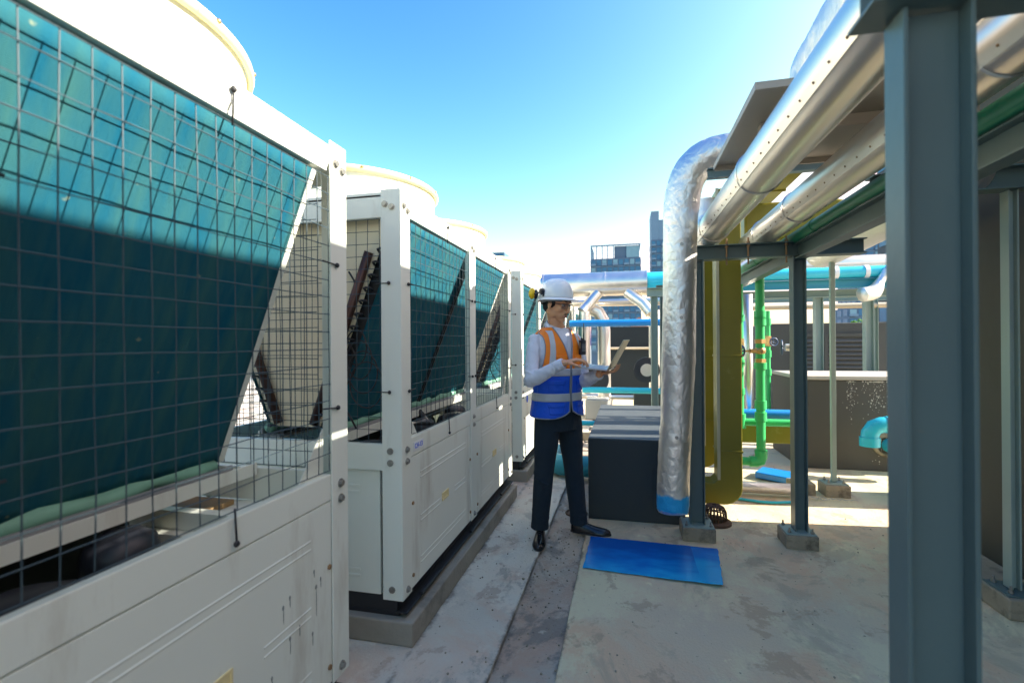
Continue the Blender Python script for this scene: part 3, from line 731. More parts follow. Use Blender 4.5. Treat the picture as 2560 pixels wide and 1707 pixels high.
for (x, z, r, lab) in ((.598, 2.175, .101, 0), (.97, 2.160, .087, 1)):
    # the clad pipes turn down / onward past the beam with a mitred elbow
    pr = p1 if lab == 0 else p2
    y0 = 3.72 if lab == 0 else 3.9
    e = MB()
    if lab == 0: pts = [(x, y0, z), (x, y0+.08, z-.0), (x+.01, y0+.16, z+.02), (x+.02, y0+.22, z+.08), (x+.02, y0+.25, z+.16), (x+.02, y0+.25, z+.30)]
    else: pts = [(x, y0, z), (x, y0+.2, z), (x, y0+1.2, z+.0), (x, y0+2.2, z)]
    e.tube(pts, r*.97, 28); e.build('elbow', M['foil'] if lab == 0 else M['clad'], pr, smooth='auto')
t = thing('green_pipe', (1.135, 0, 2.12), 'dark green pipe lying on the long runner beam', 'pipe', 'green water pipes')
MB().tube([(1.135, -1.2, 2.10), (1.135, 7.5, 2.10)], .036, 20).build('tube', M['dkgreen'], t, smooth='auto')
b = MB()
for y in (1.2, 2.3, 3.3, 4.6): b.tube([(1.135, y-.02, 2.10), (1.135, y+.02, 2.10)], .040, 20)
b.build('coupling', M['dkgreen'], t, smooth='auto')

# crumpled foil things
def foil_tube(name, pts, r, label, n=80, sub=8, mk='foil', amp=.012, cat='duct', group=None, flat=None):
    P = [V(p) for p in pts]; out = []; rad = []
    def cr(p0, p1, p2, p3, t): return .5*((2*p1)+(-p0+p2)*t+(2*p0-5*p1+4*p2-p3)*t*t+(-p0+3*p1-3*p2+p3)*t**3)
    rl = r if isinstance(r, list) else [r]*len(P)
    rl = [q if isinstance(q, tuple) else (q, q) for q in rl]
    for i in range(len(P)-1):
        for k in range(sub):
            t = k/sub; out.append(cr(P[max(i-1, 0)], P[i], P[i+1], P[min(i+2, len(P)-1)], t))
            rad.append((rl[i][0]*(1-t)+rl[i+1][0]*t, rl[i][1]*(1-t)+rl[i+1][1]*t))
    out.append(P[-1]); rad.append(rl[-1])
    mb = MB(tuple(P[0])); mb.tube(out, rad, n)
    for i, v in enumerate(mb.v):
        a = noise.noise(v*9)*.6+noise.noise(v*22)*.35; rg = 1-abs(noise.noise(v*14+V((3, 1, 5))))*2
        cr2 = 1-abs(noise.noise(V((v.x*30, v.y*30, v.z*55))))*2
        mb.v[i] = v+V(noise.noise_vector(v*11)).normalized()*amp*(a*.45+.1*rg)+V(noise.noise_vector(v*40))*amp*.06*cr2
    return mb
fd = thing('foil_duct', (.352, 3.37, .25), 'hanging foil wrapped duct that bends under the tray, blue paint near its foot', 'duct')
mb = foil_tube('x', [(.300, 3.37, .262), (.300, 3.37, .285), (.303, 3.37, .33), (.312, 3.37, .60), (.33, 3.37, .9), (.345, 3.37, 1.3), (.355, 3.37, 1.7), (.362, 3.37, 2.1), (.372, 3.37, 2.3), (.41, 3.365, 2.47), (.50, 3.355, 2.575), (.63, 3.34, 2.61), (.88, 3.32, 2.61)],
   [(.055, .085), (.082, .100), (.094, .104), .103, .100, .108, .104, .108, .112, .112, .113, .112, .112], 'x', sub=26, mk='foilpatch')
mb.build('wrap', M['foilpatch'], fd, smooth=True)
b = MB()
for (z, x) in ((.78, .32), (1.55, .355), (1.30, .338), (2.02, .36)):
    for dx in (.0,): b.cyl((x+dx, 3.27, z), (x+dx-.001, 3.258, z), .011, 12)
b.build('pin_washer', M['bolt'], fd)
b = MB(); pt = [(.30+.093+.012*(k/20), 3.335, .30+k*.1) for k in range(17)]
b.tube([(p[0]+.004*math.sin(i*2), p[1], p[2]) for i, p in enumerate(pt)], (.005), 6); b.build('foil_seam', M['tanpipe'], fd, smooth=True)
mb = foil_tube('x', [(.87, -1.2, 2.57), (.87, 0, 2.57), (.87, .8, 2.575), (.87, 1.5, 2.57), (.87, 2.0, 2.56), (.865, 2.35, 2.56)], [.175, .18, .17, .18, .165, .15], 'x', sub=22, amp=.03)
fo = mb.build('foil_duct', M['foil'], None, smooth=True); tag(fo, 'large crumpled foil duct lying over the tray, at the top edge against the sky', 'duct')
mb = foil_tube('x', [(.775, 2.30, 2.39), (.775, 2.30, 2.50), (.775, 2.30, 2.57), (.775, 2.30, 2.60)], [.07, .075, .07, .04], 'x', sub=8, amp=.02)
fo = mb.build('foil_stub', M['foil'], None, smooth=True); tag(fo, 'short crumpled foil stub standing on the tray edge', 'duct')
# tray
t = thing('metal_tray', (.9, 2.4, 2.36), 'flat tan metal tray seen from below above the silver pipes', 'tray')
MB().box(.49, 1.45, 2.0, 2.89, 2.375, 2.380).build('sheet', M['traytan'], t)
b = MB(); b.box(.49, .497, 2.0, 2.89, 2.352, 2.3745); b.box(.497, 1.45, 2.0, 2.007, 2.352, 2.3745); b.box(.497, 1.45, 2.883, 2.89, 2.345, 2.3745)
b.build('folded_edge', M['traytan'], t)
b = MB(); b.box(.60, 1.42, 2.36, 2.42, 2.325, 2.3745); b.build('bearer', M['traytan'], t, bevel=.002)
b = MB(); b.hbeam((.50, 3.16, 2.42), (1.4, 3.16, 2.42), .06, .05); t = b.build('bracket_arm', M['steelgreen'], None); t.location = (0, 0, 0); tag(t, 'small dark bracket arm between the foil elbow and the big pipe', 'bracket')

# olive ducts
def duct_L(name, x0, x1, y0, y1, ztop, zbot, xl, label, rc=.11, group='olive painted ducts'):
    t = thing(name, ((x0+x1)/2, (y0+y1)/2, zbot), label, 'duct', group)
    prof = [(x0, ztop), (x1, ztop)]
    for k in range(9):
        a = -math.pi/2*k/8; prof.append((x1-rc+rc*math.cos(a), zbot+rc+rc*math.sin(a)))
    w = (x1-x0)
    prof += [(xl, zbot), (xl, zbot+w*.95), (x0-.03, zbot+w*.95), (x0, zbot+w*.95+.03)]
    MB().prism(prof, y0, y1, 'y').build('duct_body', M['olive'], t, bevel=.006)
    b = MB()
    for z in (ztop-.5, ztop-1.35, zbot+.42): b.box(x0-.006, x1+.006, y0-.006, y1+.006, z, z+.014)
    b.build('joint_band', M['olive'], t, bevel=.002)
    s = MB(); s.box(x0-.008, x0+.014, y0-.012, y0-.0005, zbot+.2, ztop); s.build('lit_edge_strip', M['olivelit'], t)  # pale strip paints in the light on the duct's left side
    return t
duct_L('olive_duct', .725, .905, 4.16, 4.36, 2.62, .085, .465, 'front olive painted duct dropping behind the steel post and turning left at the floor', rc=.14)
duct_L('olive_duct', .685, .825, 4.62, 4.80, 2.60, .26, .52, 'rear olive painted duct, narrower, between the post and the front olive duct', rc=.16)
t = thing('olive_duct', (1.12, 3, 2.62), 'wide olive duct running overhead above the tray and silver pipes', 'duct', 'olive painted ducts')
MB().box(1.08, 1.30, -1.5, 4.9, 2.64, 3.03).build('duct_body', M['olive'], t, bevel=.008)
b = MB()
for y in (-.4, .8, 1.9, 3.05, 3.75, 4.4): b.box(1.072, 1.308, y, y+.03, 2.632, 3.038)
b.build('joint_band', M['olive'], t, bevel=.003)
t = MB((1.3, 4.6, 2.3)).prism([(1.0, 2.24), (1.7, 2.24), (1.9, 2.32), (1.9, 2.50), (1.7, 2.56), (1.0, 2.56)], 4.45, 5.0, 'y').build('olive_duct', M['olive'], None, bevel=.02)
tag(t, 'lower olive cross duct seen between the two silver pipes', 'duct', 'olive painted ducts')
t = MB((1.4, 5.6, .3)).box(.95, 1.70, 5.35, 5.55, .36, .54).build('olive_duct', M['olive'], None, bevel=.006); tag(t, 'low olive duct running level behind the green pipes', 'duct', 'olive painted ducts')

# green pipes
def sock(b, p0, p1, r): b.cyl(p0, p1, r, 20)
t = thing('green_pipe', (1.246, 5.0, .28), 'thickest bright green pipe with a brass valve, elbow at its foot', 'pipe', 'green water pipes')
gx, gy = 1.25, 5.0
MB().cyl((gx, gy, .30), (gx, gy, 2.0), .040, 24).build('tube', M['green'], t, smooth='auto')
MB().tube([(gx, gy, .36), (gx, gy, .30), (gx-.012, gy, .265), (gx-.045, gy, .25), (gx-.10, gy, .25)], [.056, .056, .056, .052, .052], 20).build('elbow', M['green'], t, smooth='auto')
MB().cyl((gx-.08, gy, .25), (gx-.5, gy, .25), .040, 20).build('branch', M['green'], t, smooth='auto')
b = MB()
for z in (.68, .79, 1.58, 1.64): b.cyl((gx, gy, z-.04), (gx, gy, z+.04), .052, 24)
b.cyl((gx, gy, 1.13), (gx, gy, 1.19), .058, 12); b.build('coupling', M['green'], t, smooth='auto')
v = MB(); v.cyl((gx, gy, 1.19), (gx, gy, 1.225), .05, 6); v.cyl((gx, gy, 1.225), (gx, gy, 1.37), .036, 16); v.cyl((gx, gy, 1.37), (gx, gy, 1.41), .05, 6); v.ell((gx, gy, 1.30), (.05, .05, .05), 14, 8); v.cyl((gx, gy, 1.30), (gx-.10, gy-.03, 1.30), .022, 10); v.cyl((gx-.09, gy-.027, 1.30), (gx-.17, gy-.05, 1.30), .010, 8)
vo = v.build('brass_valve', M['brass'], t, smooth='auto')
def handwheel(c, d, r, parent, m='dark_plastic'):
    c = V(c); d = V(d).normalized(); up = V((0, 0, 1)); x = d.cross(up).normalized(); y = d.cross(x)
    b = MB(); b.tube([c+(x*math.cos(a)+y*math.sin(a))*r for a in [2*math.pi*i/20 for i in range(21)]], .009, 8)
    for k in range(5):
        a = 2*math.pi*k/5; b.cyl(c, c+(x*math.cos(a)+y*math.sin(a))*r, .005, 6)
    return b.build('handwheel', M[m], parent, smooth=True)
M['wheelblue'] = mat('navy_wheel', (.02, .05, .12), .4)
handwheel((gx-.175, gy-.052, 1.30), (1, .3, 0), .05, vo, 'wheelblue')
t = thing('green_pipe', (1.12, 5.15, .6), 'left green pipe beside the olive duct, joining a level green branch', 'pipe', 'green water pipes')
MB().cyl((1.105, 5.15, .62), (1.105, 5.15, 1.95), .032, 20).build('tube', M['green'], t, smooth='auto')
b = MB()
for z in (.90, 1.18, 1.62): b.cyl((1.105, 5.15, z-.03), (1.105, 5.15, z+.03), .042, 20)
b.cyl((1.105, 5.15, .54), (1.105, 5.15, .68), .048, 20); b.build('coupling', M['green'], t, smooth='auto')
MB().cyl((1.105, 5.15, .60), (1.62, 5.15, .60), .036, 20).build('branch', M['green'], t, smooth='auto')
v = MB(); v.cyl((1.105, 5.15, 1.32), (1.105, 5.15, 1.42), .038, 8); v.cyl((1.105, 5.15, 1.36), (1.06, 5.10, 1.36), .016, 8); vo = v.build('brass_valve', M['brass'], t, smooth='auto'); handwheel((1.09, 5.07, 1.34), (1, -.3, 0), .042, vo, 'wheelblue')
t = thing('green_pipe', (1.68, 6.2, .6), 'slimmest green pipe farther back, left of the louvred wall', 'pipe', 'green water pipes')
tx, ty = 1.66, 6.3
MB().cyl((tx, ty, .5), (tx, ty, 1.75), .026, 18).build('tube', M['green'], t, smooth='auto')
b = MB()
for z in (1.02, 1.24, 1.62): b.cyl((tx, ty, z-.04), (tx, ty, z+.04), .036, 18)
b.build('coupling', M['green'], t, smooth='auto')
v = MB(); v.cyl((tx, ty, 1.33), (tx, ty, 1.45), .038, 8); vo = v.build('brass_valve', M['brass'], t, smooth='auto'); handwheel((tx+.05, ty-.05, 1.38), (.3, -1, 0), .045, vo, 'wheelblue')
t = thing('foil_riser', (1.2, 5.6, .5), 'slim foil covered riser between the green pipes', 'pipe')
MB().tube([(1.30, 5.7, .5), (1.30, 5.7, 1.9)], .05, 24).noise(.006, 14).build('wrap', M['clad'], t, smooth=True)
# valve sticking out left of middle post
t = thing('gate_valve', (1.55, 5.3, 1.3), 'gate valve with a dark handwheel peeking out left of the middle post', 'valve')
MB().cyl((1.50, 5.12, 1.33), (1.62, 5.12, 1.33), .035, 16).build('valve_body', M['clad'], t, smooth='auto'); handwheel((1.47, 5.12, 1.33), (1, -.25, 0), .065, t, 'wheelblue')

# floor pipes behind the olive duct
t = MB((1.3, 5.2, .5)).tube([(.95, 5.6, .62), (1.76, 5.6, .62)], .05, 20).build('blue_pipe', M['blue'], None, smooth='auto'); tag(t, 'short blue pipe just under the level green branch', 'pipe', 'blue and aqua pipes')
t = MB((1., 4.6, .07)).tube([(.55, 4.75, .075), (1.46, 4.75, .075)], .05, 20).noise(.005, 12).build('foil_pipe', M['foil'], None, smooth=True); tag(t, 'small foil wrapped pipe lying on the floor behind the olive duct', 'pipe')
t = MB((1., 4.4, .02)).tube([(.75+.05*i, 4.56+.03*math.sin(i*.55), .014) for i in range(14)], .012, 8).build('blue_hose', M['aqua'], None, smooth=True); tag(t, 'thin light blue hose snaking on the floor behind the middle post', 'hose')
t = MB((1.5, 5.0, .03)).prism([(1.27, 5.32), (1.56, 5.12), (1.66, 5.4), (1.40, 5.55)], .012, .075, 'z').build('blue_tray', M['blue'], None, bevel=.01); tag(t, 'small blue plastic tray on the floor by the green pipe elbow', 'tray')
# roof drain dome
t = thing('roof_drain', (.66, 3.98, 0), 'rusty domed roof drain strainer beside the foil duct post', 'drain')
M['castiron'] = mat('rusty_iron', (.13, .075, .045), .7, metal=.3, var=.4, vscale=30, bump=.3, bscale=80)
MB().lathe((.66, 3.98, 0), [(.125, 0), (.125, .018), (.10, .03), (.09, .03), (.09, .0)], 28).build('flange', M['castiron'], t, smooth='auto')
b = MB()
for k in range(22):
    a = 2*math.pi*k/22; c, s = math.cos(a), math.sin(a)
    b.tube([(.66+.09*c, 3.98+.09*s, .03), (.66+.085*c, 3.98+.085*s, .09), (.66+.07*c, 3.98+.07*s, .12), (.66+.045*c, 3.98+.045*s, .133), (.66+.015*c, 3.98+.015*s, .136)], .006, 6)
for (r, z) in ((.088, .06), (.072, .119), (.05, .132), (.025, .136)): b.tube([(.66+r*math.cos(a), 3.98+r*math.sin(a), z) for a in [2*math.pi*i/28 for i in range(29)]], .005, 6)
b.build('strainer_dome', M['castiron'], t, smooth=True)
MB().cyl((.66, 3.98, .02), (.66, 3.98, .03), .09, 20).build('drain_hole', M['black'], t)
t = thing('floor_drain', (-.38, 3.98, -.02), 'small round rusty floor drain in the channel behind the worker', 'drain')
MB().tube([(-.40+.085*math.cos(a), 4.02+.085*math.sin(a), -.015) for a in [2*math.pi*i/32 for i in range(33)]], .008, 8).build('rim', M['castiron'], t, smooth=True)
MB().lathe((-.40, 4.02, -.0215), [(.08, 0), (.078, .004)], 28).build('cover', M['castiron'], t, smooth='auto')

# black box
t = thing('concrete_duct_box', (.1, 4.9, 0), 'long charcoal painted box right of the worker, sun stripes on its top', 'box')
MB().box(-.29, .44, 3.87, 5.95, 0, .632).noise(.0, 1).build('body', M['boxgrey'], t, bevel=.008)
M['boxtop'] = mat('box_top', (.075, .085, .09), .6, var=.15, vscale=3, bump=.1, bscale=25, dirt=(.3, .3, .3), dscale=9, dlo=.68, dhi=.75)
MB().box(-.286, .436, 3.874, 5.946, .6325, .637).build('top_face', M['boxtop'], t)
MB().box(.20, .33, 3.862, 3.8695, .12, .42).build('access_plate', M['boxgrey'], t, bevel=.003)
# small foreign bits on the box edge
t = MB((-.2, 3.75, 0)).tube([(-.30, 5.0, .10), (-.52, 5.0, .10), (-.66, 5.03, .10), (-.76, 5.12, .10), (-.80, 5.28, .10), (-.80, 5.6, .10)], .105, 28).build('teal_pipe', M['teal'], None, smooth='auto'); tag(t, 'thick teal pipe bend on the floor behind the worker\'s legs', 'pipe', 'blue and aqua pipes')
for v in t.data.vertices: v.co.z += .02
t = MB((-.2, 5.6, .3)).tube([(-.30, 5.7, .45), (-.7, 5.7, .45)], .03, 16).build('blue_pipe', M['aqua'], None, smooth='auto'); tag(t, 'thin light blue pipe entering the charcoal box beside the worker\'s thigh', 'pipe', 'blue and aqua pipes')

# blue board
c4 = [(-.247, 3.503), (.595, 3.469), (.534, 2.938), (-.262, 3.009)]; cx = sum(p[0] for p in c4)/4; cy = sum(p[1] for p in c4)/4
NN = 26; b = MB((cx, cy, 0)); vs = []
for zoff in (.008, .0035):
    for j in range(NN+1):
        for i in range(NN+1):
            s, q = i/NN, j/NN
            p = V((*c4[0], 0))*(1-s)*(1-q)+V((*c4[1], 0))*s*(1-q)+V((*c4[2], 0))*s*q+V((*c4[3], 0))*(1-s)*q
            e = (i in (0, NN) or j in (0, NN))
            nz = V(noise.noise_vector(p*18))*(.006 if e else 0)
            lift = .012*s**3*q**2+.004*noise.noise(p*2.5)+.004*(q > .9)*abs(noise.noise(p*7))
            vs.append((p.x+nz.x, p.y+nz.y, zoff+max(0, lift)))
K = (NN+1)**2; fs = []
for j in range(NN):
    for i in range(NN):
        a = j*(NN+1)+i; fs += [(a, a+1, a+NN+2, a+NN+1), (K+a, K+a+NN+1, K+a+NN+2, K+a+1)]
def side(idx):
    for a, c in zip(idx[:-1], idx[1:]): fs.append((a, K+a, K+c, c))
side(list(range(NN+1))); side([j*(NN+1)+NN for j in range(NN+1)]); side([NN*(NN+1)+i for i in range(NN, -1, -1)]); side([j*(NN+1) for j in range(NN, -1, -1)])
b.add(vs, fs); t = b.build('blue_board', M['bsheet'], None, smooth='auto'); tag(t, 'flat blue sheet of board lying on the floor by the worker\'s feet', 'board')

# right side: wall, block, pipes
t = MB((2.2, 1.5, 0)).box(2.1, 2.55, -3.2, 4.18, 0, 2.85).build('plant_room_wall', M['brown'], None, bevel=.01); tag(t, 'tall dark brown wall along the right edge', 'wall')
t = thing('concrete_block', (2.6, 6.3, 0), 'large brown painted block with a pale slab top and white splashes', 'block')
MB().box(1.865, 4.6, 5.89, 6.9, 0, .965).build('body', M['brown'], t, bevel=.01)
MB().box(1.855, 4.62, 5.87, 6.92, .966, 1.01).build('top_slab', mat('slab_top', (.42, .38, .32), .8, var=.15, vscale=5, bump=.3), t, bevel=.008)
sp = MB(); random.seed(5)
for k in range(420):
    cl = random.choice([(2.62, .92, .10, .13), (2.60, .80, .05, .16), (2.36, .85, .03, .15), (2.66, .30, .05, .10), (2.62, .36, .05, .06)])
    x = random.gauss(cl[0], cl[2]); z = min(.95, random.gauss(cl[1], cl[3])); r = random.uniform(.0015, .0055)*random.choice((.6, 1, 1.3))
    if z > .05: sp.ell((x, 5.889, z), (r, .002, r*random.uniform(.8, 2)), 7, 4)
sp.build('paint_splash', M['cable'], t, smooth=True)['kind'] = 'stuff'
t = thing('aqua_pipe', (2.35, 5.6, .5), 'aqua plastic pipe with a downturned elbow by the near column', 'pipe', 'blue and aqua pipes')
ax_, ay = 2.40, 5.55
MB().tube([(3.2, ay, .55), (ax_+.16, ay, .55), (ax_+.10, ay, .548), (ax_+.03, ay, .52), (ax_-.005, ay, .46), (ax_-.01, ay, .40), (ax_-.01, ay, .385)], .078, 28).build('tube', M['aqua'], t, smooth='auto')
b = MB(); b.tube([(ax_-.01, ay, .42), (ax_-.01, ay, .33)], .088, 28); b.tube([(ax_+.13, ay, .55), (ax_+.17, ay, .55)], .084, 28); b.tube([(2.9, ay, .55), (3.0, ay, .55)], .09, 28); b.build('socket', M['aqua'], t, smooth='auto')
t = thing('wall_outlet', (2.72, 5.85, .27), 'aqua pipe stub coming out of a broken hole in the brown block', 'pipe', 'blue and aqua pipes')
MB().tube([(2.72, 5.89, .28), (2.72, 5.70, .28)], .075, 24).build('tube', M['aqua'], t, smooth='auto')
b = MB(); b.lathe((2.70, 5.875, .28), [(.14, .012), (.13, -.005), (.10, -.015), (.085, 0)], 20, 'y', False); b.noise(.02, 12).build('hole_edge', M['conc'], t, smooth=True)

t = thing('shadow_blocker', (2.5, 4.87, 0), 'grey green cabinet added unseen behind the close column to shade the floor', 'blocker')  # added box, out of sight, casts the dark stripe on the floor
MB().box(2.40, 2.68, 4.64, 5.10, .06, 1.15).build('body', M['steelgreen'], t, bevel=.01); MB().box(2.42, 2.66, 4.66, 5.08, 0, .059).build('plinth_base', M['conc'], t)
# rear right rack
RY = 7.4
rk = thing('rear_rack', (3, RY, 0), 'rear steel pipe rack standing behind the brown block', 'rack')
for (x, w) in ((2.58, .10), (3.18, .10), (3.40, .08)):
    MB().hbeam((x, RY if w == .1 else RY+.35, 0), (x, RY if w == .1 else RY+.35, 1.975), w, w, up=(1, 0, 0)).build('leg', M['steellight'], rk, bevel=.001)
MB().hbeam((1.35, RY-.3, 2.13), (6, RY-.3, 2.13), .11, .1).build('upper_beam', M['teal'], rk)
MB().hbeam((1.35, RY, 2.03), (6, RY, 2.03), .10, .1).build('lower_beam', M['steellight'], rk)
MB().hbeam((1.35, RY+.8, 2.03), (6, RY+.8, 2.03), .10, .1).build('lower_beam', M['steellight'], rk)
t = thing('aqua_pipe', (1.5, RY, 2.3), 'long aqua pipe crossing on top of the rear rack', 'pipe', 'blue and aqua pipes')
MB().tube([(1.35, RY-.3, 2.27), (7, RY-.3, 2.27)], .078, 24).build('tube', M['aqua'], t, smooth='auto')
b = MB()
for x in (2.65, 3.0): b.tube([(x, RY-.3, 2.27), (x+.05, RY-.3, 2.27)], .088, 24)
b.build('coupling', M['white'], t, smooth='auto')
t = MB((1.5, 8.3, 2.5)).tube([(1.2, 8.4, 2.55), (4, 8.4, 2.55), (8, 8.4, 2.55)], .14, 28).build('clad_pipe', M['clad'], None, smooth='auto'); tag(t, 'pale silver pipe behind the long aqua pipe', 'pipe', 'silver clad pipes along the rack')
t = MB((1.5, 7.7, 1.86)).tube([(1.2, 7.75, 1.88), (4.25, 7.75, 1.88)], .038, 16).build('tan_pipe', M['tanpipe'], None, smooth='auto'); tag(t, 'thin tan conduit under the rear rack beams', 'pipe')
mb = foil_tube('x', [(2.9, 6.9, 1.96), (3.05, 6.95, 2.0), (3.15, 7.0, 2.14), (3.25, 7.0, 2.3)], [.09, .09, .05, .05], 'x', amp=.02); t = mb.build('foil_wrap', M['foil'], None, smooth=True); tag(t, 'small loose foil wrap hanging under the aqua pipe', 'wrap')
mb = foil_tube('x', [(1.72, 3.0, 2.29), (1.80, 3.8, 2.28), (1.85, 4.6, 2.26), (1.85, 5.2, 2.24)], [.15, .15, .15, .15], 'x', amp=.02, sub=18); t = mb.build('foil_duct', M['foil'], None, smooth=True); tag(t, 'pale foil duct beside the close column, above the cross beam end', 'duct')
# louvred wall
M['slat'] = mat('vent_slat', (.13, .14, .145), .6)
t = thing('louvre_wall', (3.4, 8.8, 0), 'brown grey rear wall with two louvred vents', 'wall')
MB().box(2.34, 7, 8.7, 11, 0, 1.67).build('wall', M['greywall'], t, bevel=.01)
for (x0, x1) in ((2.72, 3.02), (3.16, 3.72)):
    fr = MB(); fr.box(x0-.05, x0, 8.66, 8.699, .5, 1.5); fr.box(x1, x1+.05, 8.66, 8.699, .5, 1.5); fr.box(x0, x1, 8.66, 8.699, 1.45, 1.5); v = fr.build('vent_frame', M['greywall'], t)
    sl = MB()
    for k in range(13): sl.obox(((x0+x1)/2, 8.675, .55+k*.07), (1, 0, 0), V((0, .7, .7)).normalized(), V((0, -.7, .7)).normalized(), (x1-x0)/2-.002, .03, .004)
    sl.build('louvre_slats', M['slat'], v)
def shrub(x, y, z, r, label, n=260):
    t = thing('shrub', (x, y, z), label, 'shrub', 'yellow green shrubs behind the rear wall')
    b = MB()
    for k in range(n):
        d = V((random.gauss(0, 1), random.gauss(0, .6), random.gauss(0, .6))); d = d.normalized()*r*random.random()**.4; c = V((x, y, z+r*.6))+V((d.x*1.6, d.y, d.z*.8))
        a = V((random.gauss(0, 1), random.gauss(0, 1), random.gauss(0, 1))).normalized(); e = a.cross(V((0, 0, 1))).normalized()
        b.add([c-a*.05, c+e*.02, c+a*.05, c-e*.02], [(0, 1, 2, 3)])
    b.build('crown', M['leaf'], t); MB().cyl((x, y, z-.5), (x, y, z+r*.5), .02, 6).build('trunk', M['timber'], t)
shrub(4.75, 11.4, 1.58, .18, 'larger yellow green shrub showing over the rear wall'); shrub(5.45, 11.4, 1.58, .12, 'smaller yellow green shrub at the right end over the rear wall')
M['planter'] = M['greywall']

# rear left plant
t = MB((1, 13, 0)).box(-.6, 2.2, 13, 13.2, 0, 1.78).build('rear_wall', mat('rear_wall_grey', (.014, .022, .028), .8), None, bevel=.01); tag(t, 'dark grey wall behind the laptop', 'wall')
t = MB((1, 12.9, 1.2)).tube([(-.5, 12.9, 1.22), (2.1, 12.9, 1.22)], .03, 12).build('wall_rail', M['tanpipe'], None, smooth='auto'); tag(t, 'pale rail across the dark wall behind the laptop', 'rail')
hd = thing('header_pipe', (-1.2, 9.2, 2.45), 'large silver header pipe crossing behind the helmet', 'pipe')
MB().tube([(-2.2, 9.2, 2.47), (.40, 9.2, 2.47)], .225, 40).build('cladding', M['clad'], hd, smooth='auto')
MB().tube([(.385, 9.2, 2.47), (1.9, 9.2, 2.47)], .19, 32).build('bare_end', M['aqua'], hd, smooth='auto')
b = MB()
for x in (-1.5, -.35, .39): b.tube([(x-.01, 9.2, 2.47), (x+.01, 9.2, 2.47)], .232, 40)
b.build('seam_band', M['clad'], hd, smooth='auto')
for (x, dirn) in ((-.48, 1), (.20, -1)):
    MB().tube([(x, 9.1, 2.30), (x-.2*dirn, 9.0, 2.05), (x-.28*dirn, 8.95, 1.95)] if dirn > 0 else [(x-.15, 9.1, 2.30), (x+.12, 9.0, 2.08), (x+.25, 8.95, 1.9)], .10, 24).build('branch', M['clad'], hd, smooth='auto')
t = MB((0, 9.6, 2.15)).tube([(-1.9, 9.7, 2.16), (1.3, 9.7, 2.16)], .07, 20).build('clad_pipe', M['clad'], None, smooth='auto'); tag(t, 'thin silver pipe just beneath the large header pipe', 'pipe', 'silver clad pipes along the rack')
for (x, y, r, l) in ((-.72, 8.95, .12, 'left silver drop pipe behind the worker'), (-.38, 9.3, .14, 'arched silver drop pipe right of the worker\'s face'), (.52, 8.95, .12, 'silver drop pipe above the pump on the right')):
    P = [(x, y, .45), (x, y, 1.7), (x, y, 1.95)] if r == .12 else [(x, y, .3), (x, y, 1.6), (x-.02, y, 1.8), (x-.10, y, 1.95), (x-.24, y, 2.02), (x-.36, y, 2.03)]
    t = MB((x, y, .4)).tube(P, r*.85, 28).build('drop_pipe', M['clad'], None, smooth='auto'); tag(t, l, 'pipe', 'silver drop pipes behind the worker')
t = MB((0, 9, 1.7)).tube([(-.95, 8.6, 1.72), (1.1, 8.6, 1.72)], .06, 20).build('blue_pipe', M['blue'], None, smooth='auto'); tag(t, 'long straight blue pipe level with the worker\'s mouth', 'pipe', 'blue and aqua pipes')
t = MB((0, 8.2, .4)).tube([(-.7, 8.2, .59), (1.1, 8.2, .59)], .05, 20).build('aqua_pipe', M['aqua'], None, smooth='auto'); tag(t, 'low aqua pipe behind the worker, just above the charcoal box', 'pipe', 'blue and aqua pipes')
t = MB((0, 8.6, .2)).tube([(-.9, 9.4, .34), (1.2, 9.4, .34)], .04, 16).build('clad_pipe', M['clad'], None, smooth='auto'); tag(t, 'low thin silver pipe near the rear floor', 'pipe', 'silver clad pipes along the rack')
pm = thing('pump', (.40, 8.9, 0), 'dark round pump body between the laptop and the foil duct', 'pump', 'pumps behind the worker')
MB().lathe((.37, 8.72, .90), [(.22, 0), (.22, .05), (.16, .06), (.13, .12)], 32, 'y').build('flange', M['dark_plastic'], pm, smooth='auto')
MB().lathe((.37, 8.67, .90), [(.11, 0), (.10, .04), (.10, .045), (.05, .05)], 28, 'y').build('coupling_face', M['clad'], pm, smooth='auto')
MB().box(.15, .75, 8.78, 9.3, .0, .50).build('pump_base', M['boxgrey'], pm, bevel=.02)
pm2 = thing('pump', (-.55, 8.9, 0), 'pump half hidden by the worker\'s elbow', 'pump', 'pumps behind the worker')
MB().lathe((-.52, 8.75, .72), [(.24, 0), (.24, .05), (.18, .06), (.1, .12)], 32, 'y').build('flange', M['dark_plastic'], pm2, smooth='auto')
MB().box(-.7, -.3, 8.75, 9.3, .0, .36).build('pump_base', M['greyplast'], pm2, bevel=.02)
t = thing('bucket', (.27, 7.9, 0), 'small black bucket on the rear floor', 'bucket')
MB().lathe((.27, 7.9, 0), [(.14, 0), (.17, .30), (.16, .30), (.135, .02)], 24, cap=False).build('pail', M['rubber'], t, smooth='auto'); MB().lathe((.27, 7.9, .0), [(.13, .01), (.135, .02)], 24).build('bottom', M['rubber'], t)
t = MB((-.17, 8.4, 0)).box(-.26, -.09, 8.4, 8.55, 0, .13).build('timber_block', M['timber'], None, bevel=.004); tag(t, 'small timber block on the rear floor', 'block')
